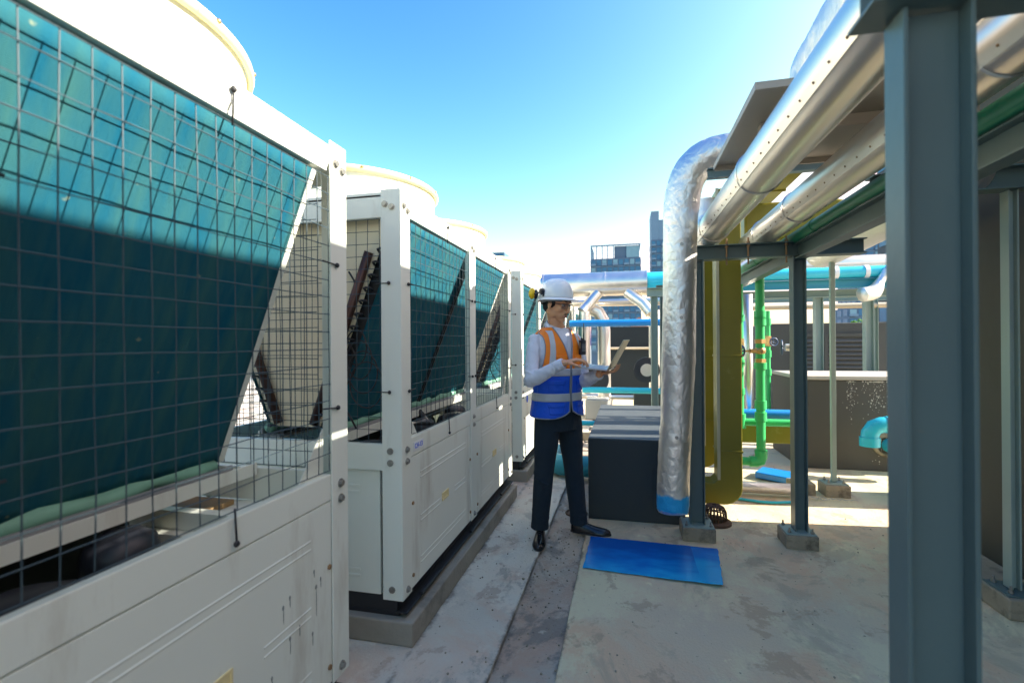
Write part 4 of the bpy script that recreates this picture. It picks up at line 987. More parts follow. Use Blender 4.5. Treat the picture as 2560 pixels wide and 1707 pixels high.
for (x, y, lab, cap) in ((.37, 6.45, 'pale green capped post rising behind the charcoal box', 1), (.52, 7.0, 'dark green post just left of the hanging foil duct', 0)):
    t = thing('steel_post', (x, y, 0), lab, 'post', 'green-grey steel posts of the pipe rack')
    MB().hbeam((x, y, 0), (x, y, 1.97 if cap else 2.06), .085, .085, up=(1, 0, 0)).build('shaft', M['steellight' if cap else 'steelgreen'], t)
    z = 1.97 if cap else 2.06
    MB().hbeam((x-.09, y, z+.055), (x+.5, y, z+.055), .11, .09).build('cap_beam', M['steellight' if cap else 'steelgreen'], t)
t = MB((0, 7, 0)).box(-1, 1.1, 6.9, 6.98, 0, .11).build('floor_kerb', M['conc'], None, bevel=.01); tag(t, 'low concrete kerb crossing the rear floor', 'kerb')

# ------------------------------------------------------------------ towers
def tower(name, x, y, w, d, zt, label, storeys, bays, crown=0, mt='twall', glass='tglass', slab='twall2', rot=0., zb=-40, steps=()):
    t = thing(name, (x, y, zb), label, 'tower', 'distant residential towers')
    MB().box(x-w/2, x+w/2, y-d/2, y+d/2, zb, zt).build('wall', M[mt], t)
    sh = (zt+3-1)/storeys if False else 3.1
    wn = MB(); wp = MB(); sl = MB(); z = zt-2.6; yf = y-d/2; sw = MB(); sb = MB()
    while z > -4:
        for k in range(bays):
            xa = x-w/2+w*(k+.12)/bays; xb = x-w/2+w*(k+.88)/bays
            tgt = wp if random.random() < .22 else wn
            tgt.box(xa, xb, yf-.12, yf-.02, z, z+2.1)
            tgt.box(xa-.05, xa+(xb-xa)*.5, yf-.16, yf-.121, z+.9, z+1.0)
        nb = max(2, int(d/4))
        for k in range(nb):
            ya = yf+d*(k+.15)/nb; yb = yf+d*(k+.85)/nb
            sw.box(x-w/2-.12, x-w/2-.02, ya, yb, z, z+2.1); sw.box(x+w/2+.02, x+w/2+.12, ya, yb, z, z+2.1)
        for k in range(0, bays, 2): sl.box(x-w/2+w*(k+.04)/bays, x-w/2+w*(k+.96)/bays, yf-.9, yf-.18, z-.25, z+.55)
        sb.box(x-w/2-.05, x+w/2+.05, yf-.3, yf-.021, z-.75, z-.55)
        z -= 3.1
    wn.build('window', M[glass], t); wp.build('window_blind', M['tglass2'], t); sl.build('balcony', M[slab], t)
    sw.build('side_window', M[glass], t)['kind'] = 'stuff'; sb.build('floor_band', M[slab], t)['kind'] = 'stuff'
    if crown:
        fr = MB(); zc = zt+crown
        for xx in [x-w/2+.2+(w*.45)*k/4 for k in range(5)]: fr.box(xx-.18, xx+.18, yf, yf+.4, zt, zc)
        for yy in [yf+d*k/3 for k in range(1, 4)]: fr.box(x-w/2+.02, x-w/2+.4, yy-.4, yy, zt, zc)
        fr.box(x-w/2, x+w/2, yf, yf+.5, zc, zc+.5); fr.box(x-w/2, x-w/2+.5, yf+.5, yf+d, zc, zc+.5); fr.box(x+w/2-.5, x+w/2, yf+.5, yf+d, zc, zc+.5)
        fr.build('crown_frame', M[slab], t)
        MB().box(x-w*.02, x+w/2-.6, yf+1, yf+d-1, zt, zc-.1).build('penthouse', M['twall'], t); MB().box(x+w*.22, x+w/2-.5, yf+.5, yf+.99, zt+.2, zc-.4).build('penthouse_window', M['tglass2'], t)
    for (xa, xb, za, zc) in steps:
        MB().box(xa, xb, yf+.5, yf+d-1, za, zc).build('upper_block', M['twall2'], t)
    return t
# directions: x/y for pixel columns (see layout notes)
tower('residential_tower', -3.4, 205, 19.5, 16, 34.5, 'teal glazed tower with an open frame crown, behind the laptop', 20, 9, crown=5)
tower('residential_tower', 20.5, 235, 17, 16, 47, 'stepped teal tower just left of the hanging foil duct', 20, 8, steps=((12.0, 15.4, 47, 60), (15.45, 20, 47, 56)))
tower('residential_tower', -60, 220, 14, 14, 42.2, 'far dark tower peeping over the chiller cowls', 18, 6, crown=0)
tower('residential_tower', 110, 230, 38, 18, 40, 'wide bluish tower beside the near column', 18, 12)
tower('residential_tower', 38.2, 62, 14, 16, 62, 'dark tower with teal windows in the top right corner', 18, 6, mt='greywall', slab='greywall')
tower('residential_tower', 86, 190, 26, 14, 12, 'lower blue block behind the rear rack', 8, 10)
t = MB((-.5, 90, -40)).prism([(-1.6, -1), (-1.6, 6.2), (0.4, 7.6), (2.4, 6.2), (2.4, -1)], 88, 96, 'y').build('gabled_house', M['roofred'], None); tag(t, 'tiny orange roofed building under the far tower', 'building')
for v in t.data.vertices:
    v.co.x += 3.2; v.co.y += 40
    if v.co.z < 40: v.co.z -= 36

# debris
random.seed(3); b = MB((0, 0, 0))
for k in range(520):
    if random.random() < .55: x = random.uniform(XL+.01, XR-.01); z0 = -.021
    else: x = random.choice([random.uniform(-.94, XL), random.uniform(XR, 2.0)]); z0 = .001
    y = random.uniform(1.2, 6.5); r = random.uniform(.0015, .006)*(1 if random.random() < .9 else 1.8)
    b.ell((x, y, z0+r*.5), (r, r*random.uniform(.6, 1.4), r*.7), 6, 4)
t = b.build('grit', M['conc'], None); tag(t, None, None, None, 'stuff')

# ------------------------------------------------------------------ person
exec_person = True
PF = V((.737, -.676, 0)).normalized(); PS = V((.676, .737, 0)).normalized()   # chest facing, his left
PX = -.478; PY = 3.445
person = thing('person', (PX, PY, 0), 'man in white helmet and orange and blue vest standing with a laptop', 'person')
def Bd(f, s, z): return V((PX, PY, z))+PF*f+PS*s
RSH = V((-.612, 3.302, 1.422)); LSH = V((-.352, 3.585, 1.422))
REL = V((-.618, 3.19, 1.155)); RWR = V((-.385, 3.115, 1.262))
LEL = V((-.285, 3.455, 1.135)); LWR = V((-.165, 3.215, 1.185))
RHIP = V((-.535, 3.385, .86)); LHIP = V((-.400, 3.52, .86))
RKN = V((-.563, 3.375, .47)); LKN = V((-.372, 3.545, .47)); RAN = V((-.605, 3.43, .09)); LAN = V((-.340, 3.585, .09))
HC = V((-.462, 3.405, 1.668)); HY = R(-32); HP = R(16)
HM = Matrix.Rotation(HY, 3, 'Z') @ Matrix.Rotation(HP, 3, 'Y')
HE = Matrix.Rotation(HY, 3, 'Z') @ Matrix.Rotation(R(4), 3, 'Y')
def Hd(x, y, z): return HC+HM @ V((x, y, z))
def Hh(x, y, z): return HC+HE @ V((x-.006, y, z+.004))
sect = [(.80, .150, .105, 0), (.88, .168, .112, 0), (.95, .158, .108, .0), (1.05, .150, .108, .005), (1.15, .158, .115, .01), (1.25, .172, .122, .01), (1.33, .180, .120, .005), (1.38, .182, .112, 0), (1.42, .176, .098, -.005), (1.45, .155, .088, -.008), (1.475, .120, .078, -.010), (1.50, .085, .068, -.006), (1.53, .062, .058, 0)]
def sec(z):
    if z <= sect[0][0]: return sect[0][1:]
    for a, c in zip(sect[:-1], sect[1:]):
        if a[0] <= z <= c[0]:
            t = (z-a[0])/(c[0]-a[0]); t2 = t; return tuple(a[k]*(1-t2)+c[k]*t2 for k in (1, 2, 3))
    return sect[-1][1:]
def T(th, z, off=0., loose=0.):
    a, b, c = sec(z); p = 2.3
    ct, st_ = math.cos(th), math.sin(th)
    k = (abs(ct)**p+abs(st_)**p)**(-1/p)
    return Bd(c+(b+off+loose*.8)*ct*k, (a+off+loose*.35)*st_*k, z)
# body: one continuous surface
B = MB()
B.rings([[T(2*math.pi*j/32, z, -.012) for j in range(32)] for z in (.80, .88, .95, 1.05, 1.15, 1.25, 1.33, 1.38, 1.42, 1.45, 1.475, 1.5, 1.53)])
def limb(mb, pts, rs, n=16): mb.tube(pts, rs, n); [mb.ell(p, (r, r, r), 12, 8) for p, r in ((pts[0], rs[0]), (pts[-1], rs[-1]))]
def mid(a, b, t, o=(0, 0, 0)): return a.lerp(b, t)+V(o)
for (S_, E_, W_) in ((RSH, REL, RWR), (LSH, LEL, LWR)):
    limb(B, [mid(S_, E_, .08), mid(S_, E_, .5), E_], [.036, .036, .032]); limb(B, [E_, mid(E_, W_, .3), mid(E_, W_, .8), W_], [.032, .036, .026, .025])
for (H_, K_, A_) in ((RHIP, RKN, RAN), (LHIP, LKN, LAN)):
    limb(B, [H_, mid(H_, K_, .5), K_], [.078, .066, .05]); limb(B, [K_, mid(K_, A_, .35), A_+V((0, 0, .03))], [.05, .05, .036])
limb(B, [Bd(-.02, 0, 1.44), Bd(.0, 0, 1.52), Hd(-.015, 0, -.06)], [.062, .056, .054])
# head
def he(c, r, rot=None): B.ell(Hd(*c), r, 18, 12, HM if rot is None else HM @ rot)
he((-.008, 0, .035), (.096, .076, .088)); he((.030, 0, -.02), (.062, .060, .075)); he((.045, 0, -.062), (.045, .045, .045)); he((.070, 0, -.098), (.021, .022, .018))
he((.0, .035, -.055), (.055, .028, .045)); he((.0, -.035, -.055), (.055, .028, .045))
for s in (-1, 1):
    he((.060, s*.036, -.022), (.026, .022, .024)); he((.080, s*.026, .028), (.014, .028, .009)); he((-.006, s*.074, -.008), (.018, .007, .032)); he((-.012, s*.078, .008), (.012, .006, .016)); he((-.004, s*.075, -.032), (.009, .006, .012))
    he((.096, s*.012, -.038), (.011, .008, .007))
B.tube([Hd(.086, 0, .014), Hd(.100, 0, -.008), Hd(.113, 0, -.030), Hd(.108, 0, -.040)], [.008, .009, .011, .009], 12)
he((.088, 0, -.052), (.012, .020, .012)); he((.091, 0, -.0635), (.0095, .021, .006)); he((.087, 0, -.075), (.010, .018, .0065))
# right hand on the keys
LapD = V((-.108, 3.100, 1.226)); LE = V((.985, -.12, -.09)).normalized(); LH = V((.20, .98, 0)); LH = (LH-LE*LH.dot(LE)).normalized(); LN = LE.cross(LH).normalized()
def Lp(e, h, n): return LapD+LE*e+LH*h+LN*n        # e<0 goes towards the man
Fh = (Lp(-.085, .05, .0)-RWR); Fh.z = 0; Fh.normalize(); Sh = Fh.cross(V((0, 0, 1))).normalized()   # Sh: towards camera
kn = RWR+Fh*.088+V((0, 0, .022))
B.tube([RWR-Fh*.01, RWR+Fh*.03+V((0, 0, .006)), RWR+Fh*.065+V((0, 0, .016)), kn], [(.024, .017), (.031, .017), (.038, .014), (.036, .012)], 16)
def finger(base, d, side, L, bends, r, z0):
    p = [base]; ang = z0; dd = d
    for l, b in zip(L, bends):
        ang += b; q = dd*math.cos(ang)+side*math.sin(ang); p.append(p[-1]+q*l)
    pts = []
    for a, c in zip(p[:-1], p[1:]): pts += [a, a.lerp(c, .5)]
    pts.append(p[-1]); n_ = len(pts); rs = [r*(1-.28*i/(n_-1)) for i in range(n_)]
    B.tube(pts, rs, 10); B.ell(p[-1], (rs[-1],)*3, 10, 6)
    return p[-1]
dn = V((0, 0, -1))
for (o, L, bd, sp_) in ((-.029, (.036, .022, .018), (.25, .45, .45), -.10), (-.010, (.042, .027, .020), (.15, .5, .5), -.02), (.010, (.040, .025, .020), (.05, .55, .55), .05), (.028, (.030, .019, .017), (.2, .5, .5), .16)):
    finger(kn+Sh*(-o), (Fh-Sh*sp_*.8).normalized(), dn, L, bd, .0088, .05)
finger(RWR+Fh*.03+Sh*.026+V((0, 0, .002)), (Fh*.8+Sh*.45+V((0, 0, -.25))).normalized(), -Sh, (.034, .030, .022), (.0, .25, .2), .0105, 0)
# left hand under the hinge, fingers curled up the lid
hp = Lp(-.045, .13, -.034); wr = LWR
B.tube([wr-(hp-wr).normalized()*.01, wr.lerp(hp, .4), hp, Lp(-.01, .13, -.032)], [(.024, .018), (.030, .017), (.038, .015), (.036, .013)], 16)
upv = V((0, 0, 1))
for (o, L, bd) in ((-.038, (.034, .028, .020), (.35, .75, .35)), (-.014, (.040, .030, .022), (.3, .75, .35)), (.010, (.040, .028, .022), (.3, .75, .4)), (.032, (.032, .022, .018), (.3, .8, .4))):
    finger(Lp(-.008, .13+o*1.05, -.030), (LE*1.0+LH*o*1.5).normalized(), (upv*1+LE*.25).normalized(), L, bd, .0092, .0)
finger(Lp(-.075, .10, -.03), (LE*.5-LH*.8).normalized(), upv, (.034, .028, .020), (.1, .25, .3), .011, .0)
B.build('body', M['skin'], person, smooth=True, mods=(('REMESH', dict(mode='VOXEL', voxel_size=.0032, use_smooth_shade=True)), ('SMOOTH', dict(factor=.5, iterations=3))))
# hair, brows, moustache, lips, eyes
b = MB()
b.ell(Hd(-.022, 0, .030), (.096, .081, .092), 20, 14, HM); b.tube([Hd(-.06, -.05, -.01), Hd(-.085, 0, -.02), Hd(-.06, .05, -.01)], (.03), 10); b.ell(Hd(-.055, 0, -.03), (.055, .066, .052), 18, 12, HM)
for s in (-1, 1): b.ell(Hd(.022, s*.071, .012), (.010, .006, .028), 10, 8, HM)
hr = b.build('hair', M['hair'], person, smooth=True, mods=(('REMESH', dict(mode='VOXEL', voxel_size=.004, use_smooth_shade=True)), ('SMOOTH', dict(factor=.5, iterations=3))))
b = MB()
for s in (-1, 1): b.tube([Hd(.094, s*.010, .029), Hd(.093, s*.022, .034), Hd(.086, s*.036, .034), Hd(.076, s*.047, .027)], [.0016, .0026, .0026, .0012], 8)
b.build('eyebrow', M['hair'], person, smooth=True)
b = MB()
for s in (-1, 1): b.tube([Hd(.1015, s*.002, -.0525), Hd(.099, s*.012, -.054), Hd(.091, s*.022, -.060)], [.0022, .0026, .0012], 8)
b.build('moustache', M['hair'], person, smooth=True)
b = MB(); b.tube([Hd(.086, -.021, -.067), Hd(.097, -.011, -.0645), Hd(.1005, 0, -.0655), Hd(.097, .011, -.0645), Hd(.086, .021, -.067)], [(.002, .002), (.0045, .004), (.005, .004), (.0045, .004), (.002, .002)], 8)
b.tube([Hd(.085, -.018, -.069), Hd(.094, -.009, -.0735), Hd(.097, 0, -.0745), Hd(.094, .009, -.0735), Hd(.085, .018, -.069)], [(.002, .002), (.0045, .0045), (.005, .005), (.0045, .0045), (.002, .002)], 8)
b.build('lips', M['lips'], person, smooth=True)
for s in (-1, 1):
    e = MB().ell(Hd(.0795, s*.030, .006), (.0115, .0125, .0060), 14, 10, HM).build('eye', M['eye'], person, smooth=True)
    MB().ell(Hd(.0885, s*.028, .0035), (.0030, .0055, .0042), 10, 8, HM).build('iris', M['iris'], e, smooth=True)
    MB().tube([Hd(.083, s*.042, .008), Hd(.0905, s*.031, .0108), Hd(.089, s*.019, .008)], .0016, 6).build('eyelid', M['hair'], e, smooth=True)
# glasses
gl = MB()
for s in (-1, 1):
    gl.tube([Hd(.104, s*.006, .016), Hd(.103, s*.03, .020), Hd(.094, s*.053, .018), Hd(.082, s*.064, .012)], .0022, 8)
    gl.tube([Hd(.082, s*.064, .012), Hd(.04, s*.078, .010), Hd(-.01, s*.083, .006), Hd(-.03, s*.082, -.006)], (.0028), 8)
gl.cyl(Hd(.104, -.007, .016), Hd(.104, .007, .016), .002, 8)
go = gl.build('safety_glasses', M['dark_plastic'], person, smooth=True)
for s in (-1, 1):
    q = MB(); vs = []; 
    for j in range(7):
        for i in range(9):
            a = i/8; zz = .018-.036*j/6; yy = s*(.008+.050*a); xx = .1035-.016*a**2.2+.002*math.sin(j/6*math.pi)
            if j == 6 and i in (0, 8): zz += .006
            vs.append(Hd(xx, yy, zz))
    q.add(vs, [(j*9+i, j*9+i+1, j*9+i+10, j*9+i+9) for j in range(6) for i in range(8)]); q.build('lens', M['lens'], go, smooth=True)
# helmet
hl = MB(); rs = []
for j in range(15):
    t = j/14; ph = t*math.pi/2; q = []
    for i in range(48):
        a = 2*math.pi*i/48; rx = .131*math.cos(ph)**.72; ry = .111*math.cos(ph)**.72; z = .038+.135*math.sin(ph)**.95
        dz = -.012*(math.cos(a) < 0)*(-math.cos(a))*(1-t)
        rid = .003*(abs(math.sin(a)) < .35)*(t > .15)
        q.append(Hh(-.012+rx*math.cos(a), ry*math.sin(a), z+dz+rid))
    rs.append(q)
hl.rings(rs, False)
hb = hl.build('helmet', M['helmet'], person, smooth=True, mods=(('SOLIDIFY', dict(thickness=.004)), ('SUBSURF', dict(levels=1, render_levels=1))))
br = MB(); rr = []
for k, (e, dz) in enumerate(((0, 0), (.006, -.004), (.35, -.009), (1, -.017), (1.0, -.020), (.35, -.013), (0, -.006))):
    q = []
    for i in range(48):
        a = 2*math.pi*i/48; ext = .010+.042*max(0, math.cos(a))**1.6; w = e*ext
        q.append(Hh(-.012+(.1305+w)*math.cos(a), (.1105+min(w, .012+.02*max(0, math.cos(a))))*math.sin(a), .039+dz-.012*max(0, -math.cos(a))))
    rr.append(q)
br.rings(rr, False, True).build('brim', M['helmet'], hb, smooth=True)
b = MB(); b.tube([Hh(-.012+.112*math.cos(a), .092*math.sin(a), .022-.022*max(0, -math.cos(a))) for a in [2*math.pi*i/32 for i in range(33)]], (.004, .013), 8, False); b.build('headband', M['greyplast'], hb, smooth=True)
b = MB(); b.lathe((0, 0, 0), [(.001, 0)], 3)
b = MB(); b.cyl(Hh(-.045, -.104, .075), Hh(-.045, -.124, .080), .023, 20, .019); b.cyl(Hh(-.045, -.124, .08), Hh(-.045, -.131, .081), .012, 14); b.tube([Hh(-.06, -.115, .07), Hh(-.085, -.125, .062), Hh(-.115, -.118, .06)], (.006), 8); b.tube([Hh(-.03, -.112, .07), Hh(-.028, -.113, .05), Hh(-.034, -.113, .045)], (.006), 8)
mf = b.build('earmuff_arm', M['dark_plastic'], person, smooth='auto')
Rm = Matrix.Rotation(R(35), 3, 'Z')
MB().ell(Hh(-.135, -.115, .062), (.025, .030, .040), 20, 14, HE @ Rm).build('earmuff_cup', M['yellow'], person, smooth=True)
MB().ell(Hh(-.117, -.095, .058), (.016, .026, .036), 18, 12, HE @ Rm).build('earmuff_pad', M['dark_plastic'], person, smooth=True)
# shirt
S = MB()
S.rings([[T(2*math.pi*j/40, z, .006) for j in range(40)] for z in (.90, .95, 1.05, 1.15, 1.25, 1.33, 1.38, 1.42, 1.45, 1.475, 1.495)])
def sleeve(S_, E_, W_, ru, sag):
    u = (E_-S_); pts = [S_+V((0, 0, -.005)), mid(S_, E_, .25), mid(S_, E_, .55, (0, 0, -.004)), mid(S_, E_, .85, (0, 0, -.012)), E_+V((0, 0, -.012)), mid(E_, W_, .18, (0, 0, -.014)), mid(E_, W_, .4, (0, 0, -.010)), mid(E_, W_, .65, (0, 0, -.004)), mid(E_, W_, .84), mid(E_, W_, .95)]
    S.tube(pts, [.050*ru, .060*ru, .060*ru, .062*ru, .064*ru, .064*ru, .058*ru, .050*ru, .044*ru, .044*ru], 20); S.ell(S_+V((0, 0, -.008)), (.054*ru,)*3, 16, 10); S.ell(pts[4], (.062*ru,)*3, 16, 10)
    d = (W_-E_).normalized(); S.tube([mid(E_, W_, .80), mid(E_, W_, .82), mid(E_, W_, .99), mid(E_, W_, 1.0)], [.046*ru, .050*ru, .047*ru, .040*ru], 20)
    for k in range(8):     # soft fold ridges
        t = .1+.12*k; c = mid(E_, W_, t, (0, 0, -.008)); x = d.cross(V((0, 0, 1))).normalized(); y = x.cross(d); rr = (.060-.018*t)*ru
        S.tube([c+x*rr*math.cos(a)+y*rr*math.sin(a)+d*.02*math.sin(a*1.5+k) for a in [k*.9+.25*i for i in range(9)]], .006, 6)
    for k in range(5):
        t = .35+.15*k; c = mid(S_, E_, t); dd = u.normalized(); x = dd.cross(V((1, 0, 0))).normalized(); y = x.cross(dd); rr = .058*ru
        S.tube([c+x*rr*math.cos(a)+y*rr*math.sin(a)+dd*.025*math.sin(a*1.3+k) for a in [k*1.3+.25*i for i in range(9)]], .0055, 6)
sleeve(RSH, REL, RWR, .79, 0); sleeve(LSH, LEL, LWR, .78, 0)
S.build('shirt', M['shirt'], person, smooth=True, mods=(('REMESH', dict(mode='VOXEL', voxel_size=.0045, use_smooth_shade=True)), ('SMOOTH', dict(factor=.5, iterations=5))))
# collar
for s in (-1, 1):
    b = MB(); vs = []; n1 = 14
    for i in range(n1+1):
        th = s*math.pi*(.06+.94*i/n1)
        c0 = Bd(-.002+.066*math.cos(th), .066*math.sin(th), 1.530-.034*math.cos(th)); c1 = Bd(-.004+.085*math.cos(th), .085*math.sin(th), 1.496-.042*math.cos(th)); ctop = Bd(-.002+.060*math.cos(th), .060*math.sin(th), 1.500-.034*math.cos(th))
        if i == 0: c1 = c1+PF*.012+V((0, 0, -.022))+PS*s*.018
        vs += [ctop, c0, c1]
    b.add(vs, [(3*i, 3*i+1, 3*i+4, 3*i+3) for i in range(n1)]+[(3*i+1, 3*i+2, 3*i+5, 3*i+4) for i in range(n1)])
    b.build('collar', M['shirt'], person, smooth=True, mods=(('SOLIDIFY', dict(thickness=.003)),))
b = MB(); b.obox(T(0, 1.36, .0135)+PS*.0, PS, V((0, 0, 1)), PF, .012, .085, .0015); pk = b.build('shirt_placket', M['shirt'], person)
b = MB()
for z in (1.43, 1.37, 1.31, 1.25): b.ell(T(0, z, .0165), (.004, .004, .004), 8, 6)
b.build('button', M['helmet'], pk, smooth=True)
# vest
OFFV = .016
def edge_front(z):            # lateral of opening edge
    if z < 1.22: return .006+.010*max(0, (1.0-z))/.1
    return .006+.072*min(1, (z-1.22)/.28)**1.5
def arm_edge(z):              # where the armhole begins (lateral), None for side seam
    if z <= 1.20: return None
    t = (z-1.20)/.30; return .184-.022*math.sin(min(1, t*1.25)*math.pi/2)
def lat_theta(z, lat, loose):
    a, b, c = sec(z); A = a+OFFV+loose*.35
    q = min(.999, max(-.999, lat/A)); s_ = math.asin(q); 
    # superellipse correction by search
    lo, hi = 0, math.pi/2
    for _ in range(24):
        m_ = (lo+hi)/2; k = (abs(math.cos(m_))**2.3+abs(math.sin(m_))**2.3)**(-1/2.3)
        if A*math.sin(m_)*k < lat: lo = m_
        else: hi = m_
    return lo
def loosez(z): return max(0, (1.34-z)/.45)*.040
def vest_grid(z0, z1, nz, side, part, off=0., name='vest', m=None, parent=None, la=None, lb=None, hem=True):
    vs = []; nt = 22
    for j in range(nz+1):
        zz = z0+(z1-z0)*j/nz; lo = loosez(zz)
        if part == 'front':
            t0 = lat_theta(zz, la(zz) if la else edge_front(zz), lo)
            ae = arm_edge(zz); t1 = lat_theta(zz, lb(zz), lo) if lb else (math.pi/2 if ae is None else lat_theta(zz, ae, lo))
        else:
            ae = arm_edge(zz); t1 = math.pi; t0 = math.pi/2 if ae is None else math.pi-lat_theta(zz, ae, lo)
        for i in range(nt+1):
            th = t0+(t1-t0)*i/nt
            z3 = zz
            if hem and part == 'front' and zz < .95 and not la: z3 = zz+.045*(1-i/nt)**5*(.95-zz)/.07
            w = .006*noise.noise(V((th*2.2+side*3, zz*7, 2)))*(1 if zz < 1.3 else .4)
            vs.append(T(th*side, z3, OFFV+off+w, lo))
    q = MB(); q.add(vs, [(j*(nt+1)+i, j*(nt+1)+i+1, (j+1)*(nt+1)+i+1, (j+1)*(nt+1)+i) for j in range(nz) for i in range(nt)])
    return q
def addgrids(name, m, z0, z1, nz, off=0.):
    q = MB()
    for side in (-1, 1):
        for part in ('front', 'back'):
            g_ = vest_grid(z0, z1, nz, side, part, off); q.add(g_.v, g_.f)
    return q.build(name, M[m], person, smooth=True, mods=(('SOLIDIFY', dict(thickness=.004, offset=0)),))
v1 = addgrids('vest_upper', 'orange', 1.215, 1.50, 28)
v2 = addgrids('vest_lower', 'vblue', .875, 1.165, 28)
v3 = addgrids('reflective_band', 'reflect', 1.165, 1.215, 5, .0015)
v4 = addgrids('reflective_band', 'reflect', .99, 1.045, 6, .004)
for side in (-1, 1):
    c = vest_grid(1.216, 1.478, 22, side, 'front', .005, la=lambda z: .092+.028*(1.46-z)/.25, lb=lambda z: .126+.030*(1.46-z)/.25)
    c.build('shoulder_tape', M['reflect'], person, smooth=True)
    e = MB(); pts = []
    for k in range(40):
        z = .915+(1.50-.915)*k/39; pts.append(T(lat_theta(z, edge_front(z), loosez(z))*side, z, OFFV+.003, loosez(z)))
    e.tube(pts, .004, 6)
    pts = []
    for k in range(26):
        z = 1.205+(1.475-1.205)*k/25; pts.append(T(lat_theta(z, arm_edge(z), loosez(z))*side, z, OFFV+.002, loosez(z)))
    e.tube(pts, .0035, 6)
    pts = [T((.1+i*(math.pi/2-.1)/20)*side, .875+.045*(1-i/20)**5, OFFV+.001, loosez(.875)) for i in range(21)]; e.tube(pts, .0045, 6)
    e.build('vest_piping', M['piping'], person, smooth=True)
    for (z0, z1, a0, a1, m_, nme) in ((1.235, 1.30, .035, .105, 'orange', 'chest_pocket'), (.905, .975, .055, .15, 'vblue', 'lower_pocket'), (1.06, 1.13, .055, .15, 'vblue', 'lower_pocket')):
        c = vest_grid(z0, z1, 8, side, 'front', .007, la=lambda z, a0=a0: a0, lb=lambda z, a1=a1: a1); po = c.build(nme, M[m_], person, smooth=True, mods=(('SOLIDIFY', dict(thickness=.004)),))
        c = vest_grid(z1-.022, z1+.006, 4, side, 'front', .012, la=lambda z, a0=a0: a0-.003, lb=lambda z, a1=a1: a1+.003); c.build('pocket_flap', M[m_], po, smooth=True, mods=(('SOLIDIFY', dict(thickness=.004)),))
b = MB(); vs = []
for k in range(20):
    z = .95+(1.19-.95)*k/19; vs += [T(-.06, z, OFFV+.001, loosez(z)), T(.06, z, OFFV+.001, loosez(z))]
b.add(vs, [(2*k, 2*k+1, 2*k+3, 2*k+2) for k in range(19)]); b.build('zip', M['dark_plastic'], person, mods=(('SOLIDIFY', dict(thickness=.003)),))
# trousers
Q = MB()
Q.rings([[T(2*math.pi*j/36, z, .010) for j in range(36)] for z in (.775, .80, .88, .95, 1.0)])
def fold(mb, c, d, r, k, n=7):
    x = d.cross(V((1, .2, 0))).normalized(); y = x.cross(d); mb.tube([c+x*r*math.cos(a)+y*r*math.sin(a)+d*.02*math.sin(a*1.6+k) for a in [k*1.7+.28*i for i in range(n)]], .005, 6)
for (H_, K_, A_, s) in ((RHIP, RKN, RAN, 0), (LHIP, LKN, LAN, 1)):
    Q.tube([H_+V((0, 0, .02)), mid(H_, K_, .2), mid(H_, K_, .5), mid(H_, K_, .8), K_, mid(K_, A_, .3), mid(K_, A_, .65), mid(K_, A_, .92), A_+V((0, 0, -.022))], [.088, .092, .086, .074, .069, .069, .064, .062, .066], 24)
    Q.ell(H_+V((0, 0, .0)), (.09, .09, .09), 16, 10)
    for k in range(6): fold(Q, mid(K_, A_, .55+.08*k), (A_-K_).normalized(), .062, k+s*3)
    for k in range(4): fold(Q, mid(H_, K_, .8+.1*k), (K_-H_).normalized(), .070, k+s*2)
    cr_ = MB()
Q.build('trousers', M['trouser'], person, smooth=True, mods=(('REMESH', dict(mode='VOXEL', voxel_size=.006, use_smooth_shade=True)), ('SMOOTH', dict(factor=.5, iterations=5))))
# shoes
def shoe(heel, yaw):
    d = V((math.cos(yaw), math.sin(yaw), 0)); s = V((-d.y, d.x, 0)); h = V(heel)
    rr = []; prof = [(-.004, .020, .030, .055), (.01, .034, .03, .088), (.05, .039, .0, .092), (.10, .040, 0, .082), (.15, .045, 0, .062), (.20, .049, 0, .052), (.245, .043, 0, .047), (.275, .030, 0, .038), (.288, .012, 0, .024)]
    b = MB()
    for (x, w, _, hh) in prof:
        q = []
        for i in range(20):
            a = 2*math.pi*i/20; c = math.cos(a); sn = math.sin(a)
            q.append(h+d*x+s*w*(abs(c)**.8*(1 if c > 0 else -1))*(1 if sn < .2 else (1-.30*max(0, sn)))+V((0, 0, .014+(hh-.014)*max(0, sn)**.85 if sn > 0 else .014)))
        rr.append(q)
    b.rings(rr, True); o = b.build('shoe', M['shoe'], person, smooth=True, mods=(('SUBSURF', dict(levels=1, render_levels=2)),))
    so = MB(); rr = []
    for z in (.0, .013):
        rr.append([h+d*(.142+.149*math.cos(a))+s*(.043+.007*math.cos(a-.3))*math.sin(a)*(1 if math.cos(a) > -.9 else 1)+V((0, 0, z+.001)) for a in [2*math.pi*i/32 for i in range(32)]])
    so.rings(rr).build('sole', M['rubber'], o, smooth='auto')
    la = MB()
    for k in range(4): x = .105+.016*k; z = .083-.0075*k; la.tube([h+d*x-s*.018+V((0, 0, z-.004)), h+d*x+V((0, 0, z+.002)), h+d*x+s*.018+V((0, 0, z-.004))], .0022, 6)
    la.build('laces', M['rubber'], o, smooth=True)
shoe((-.605, 3.475, .0), R(-84)); shoe((-.395, 3.580, .0), R(-4))

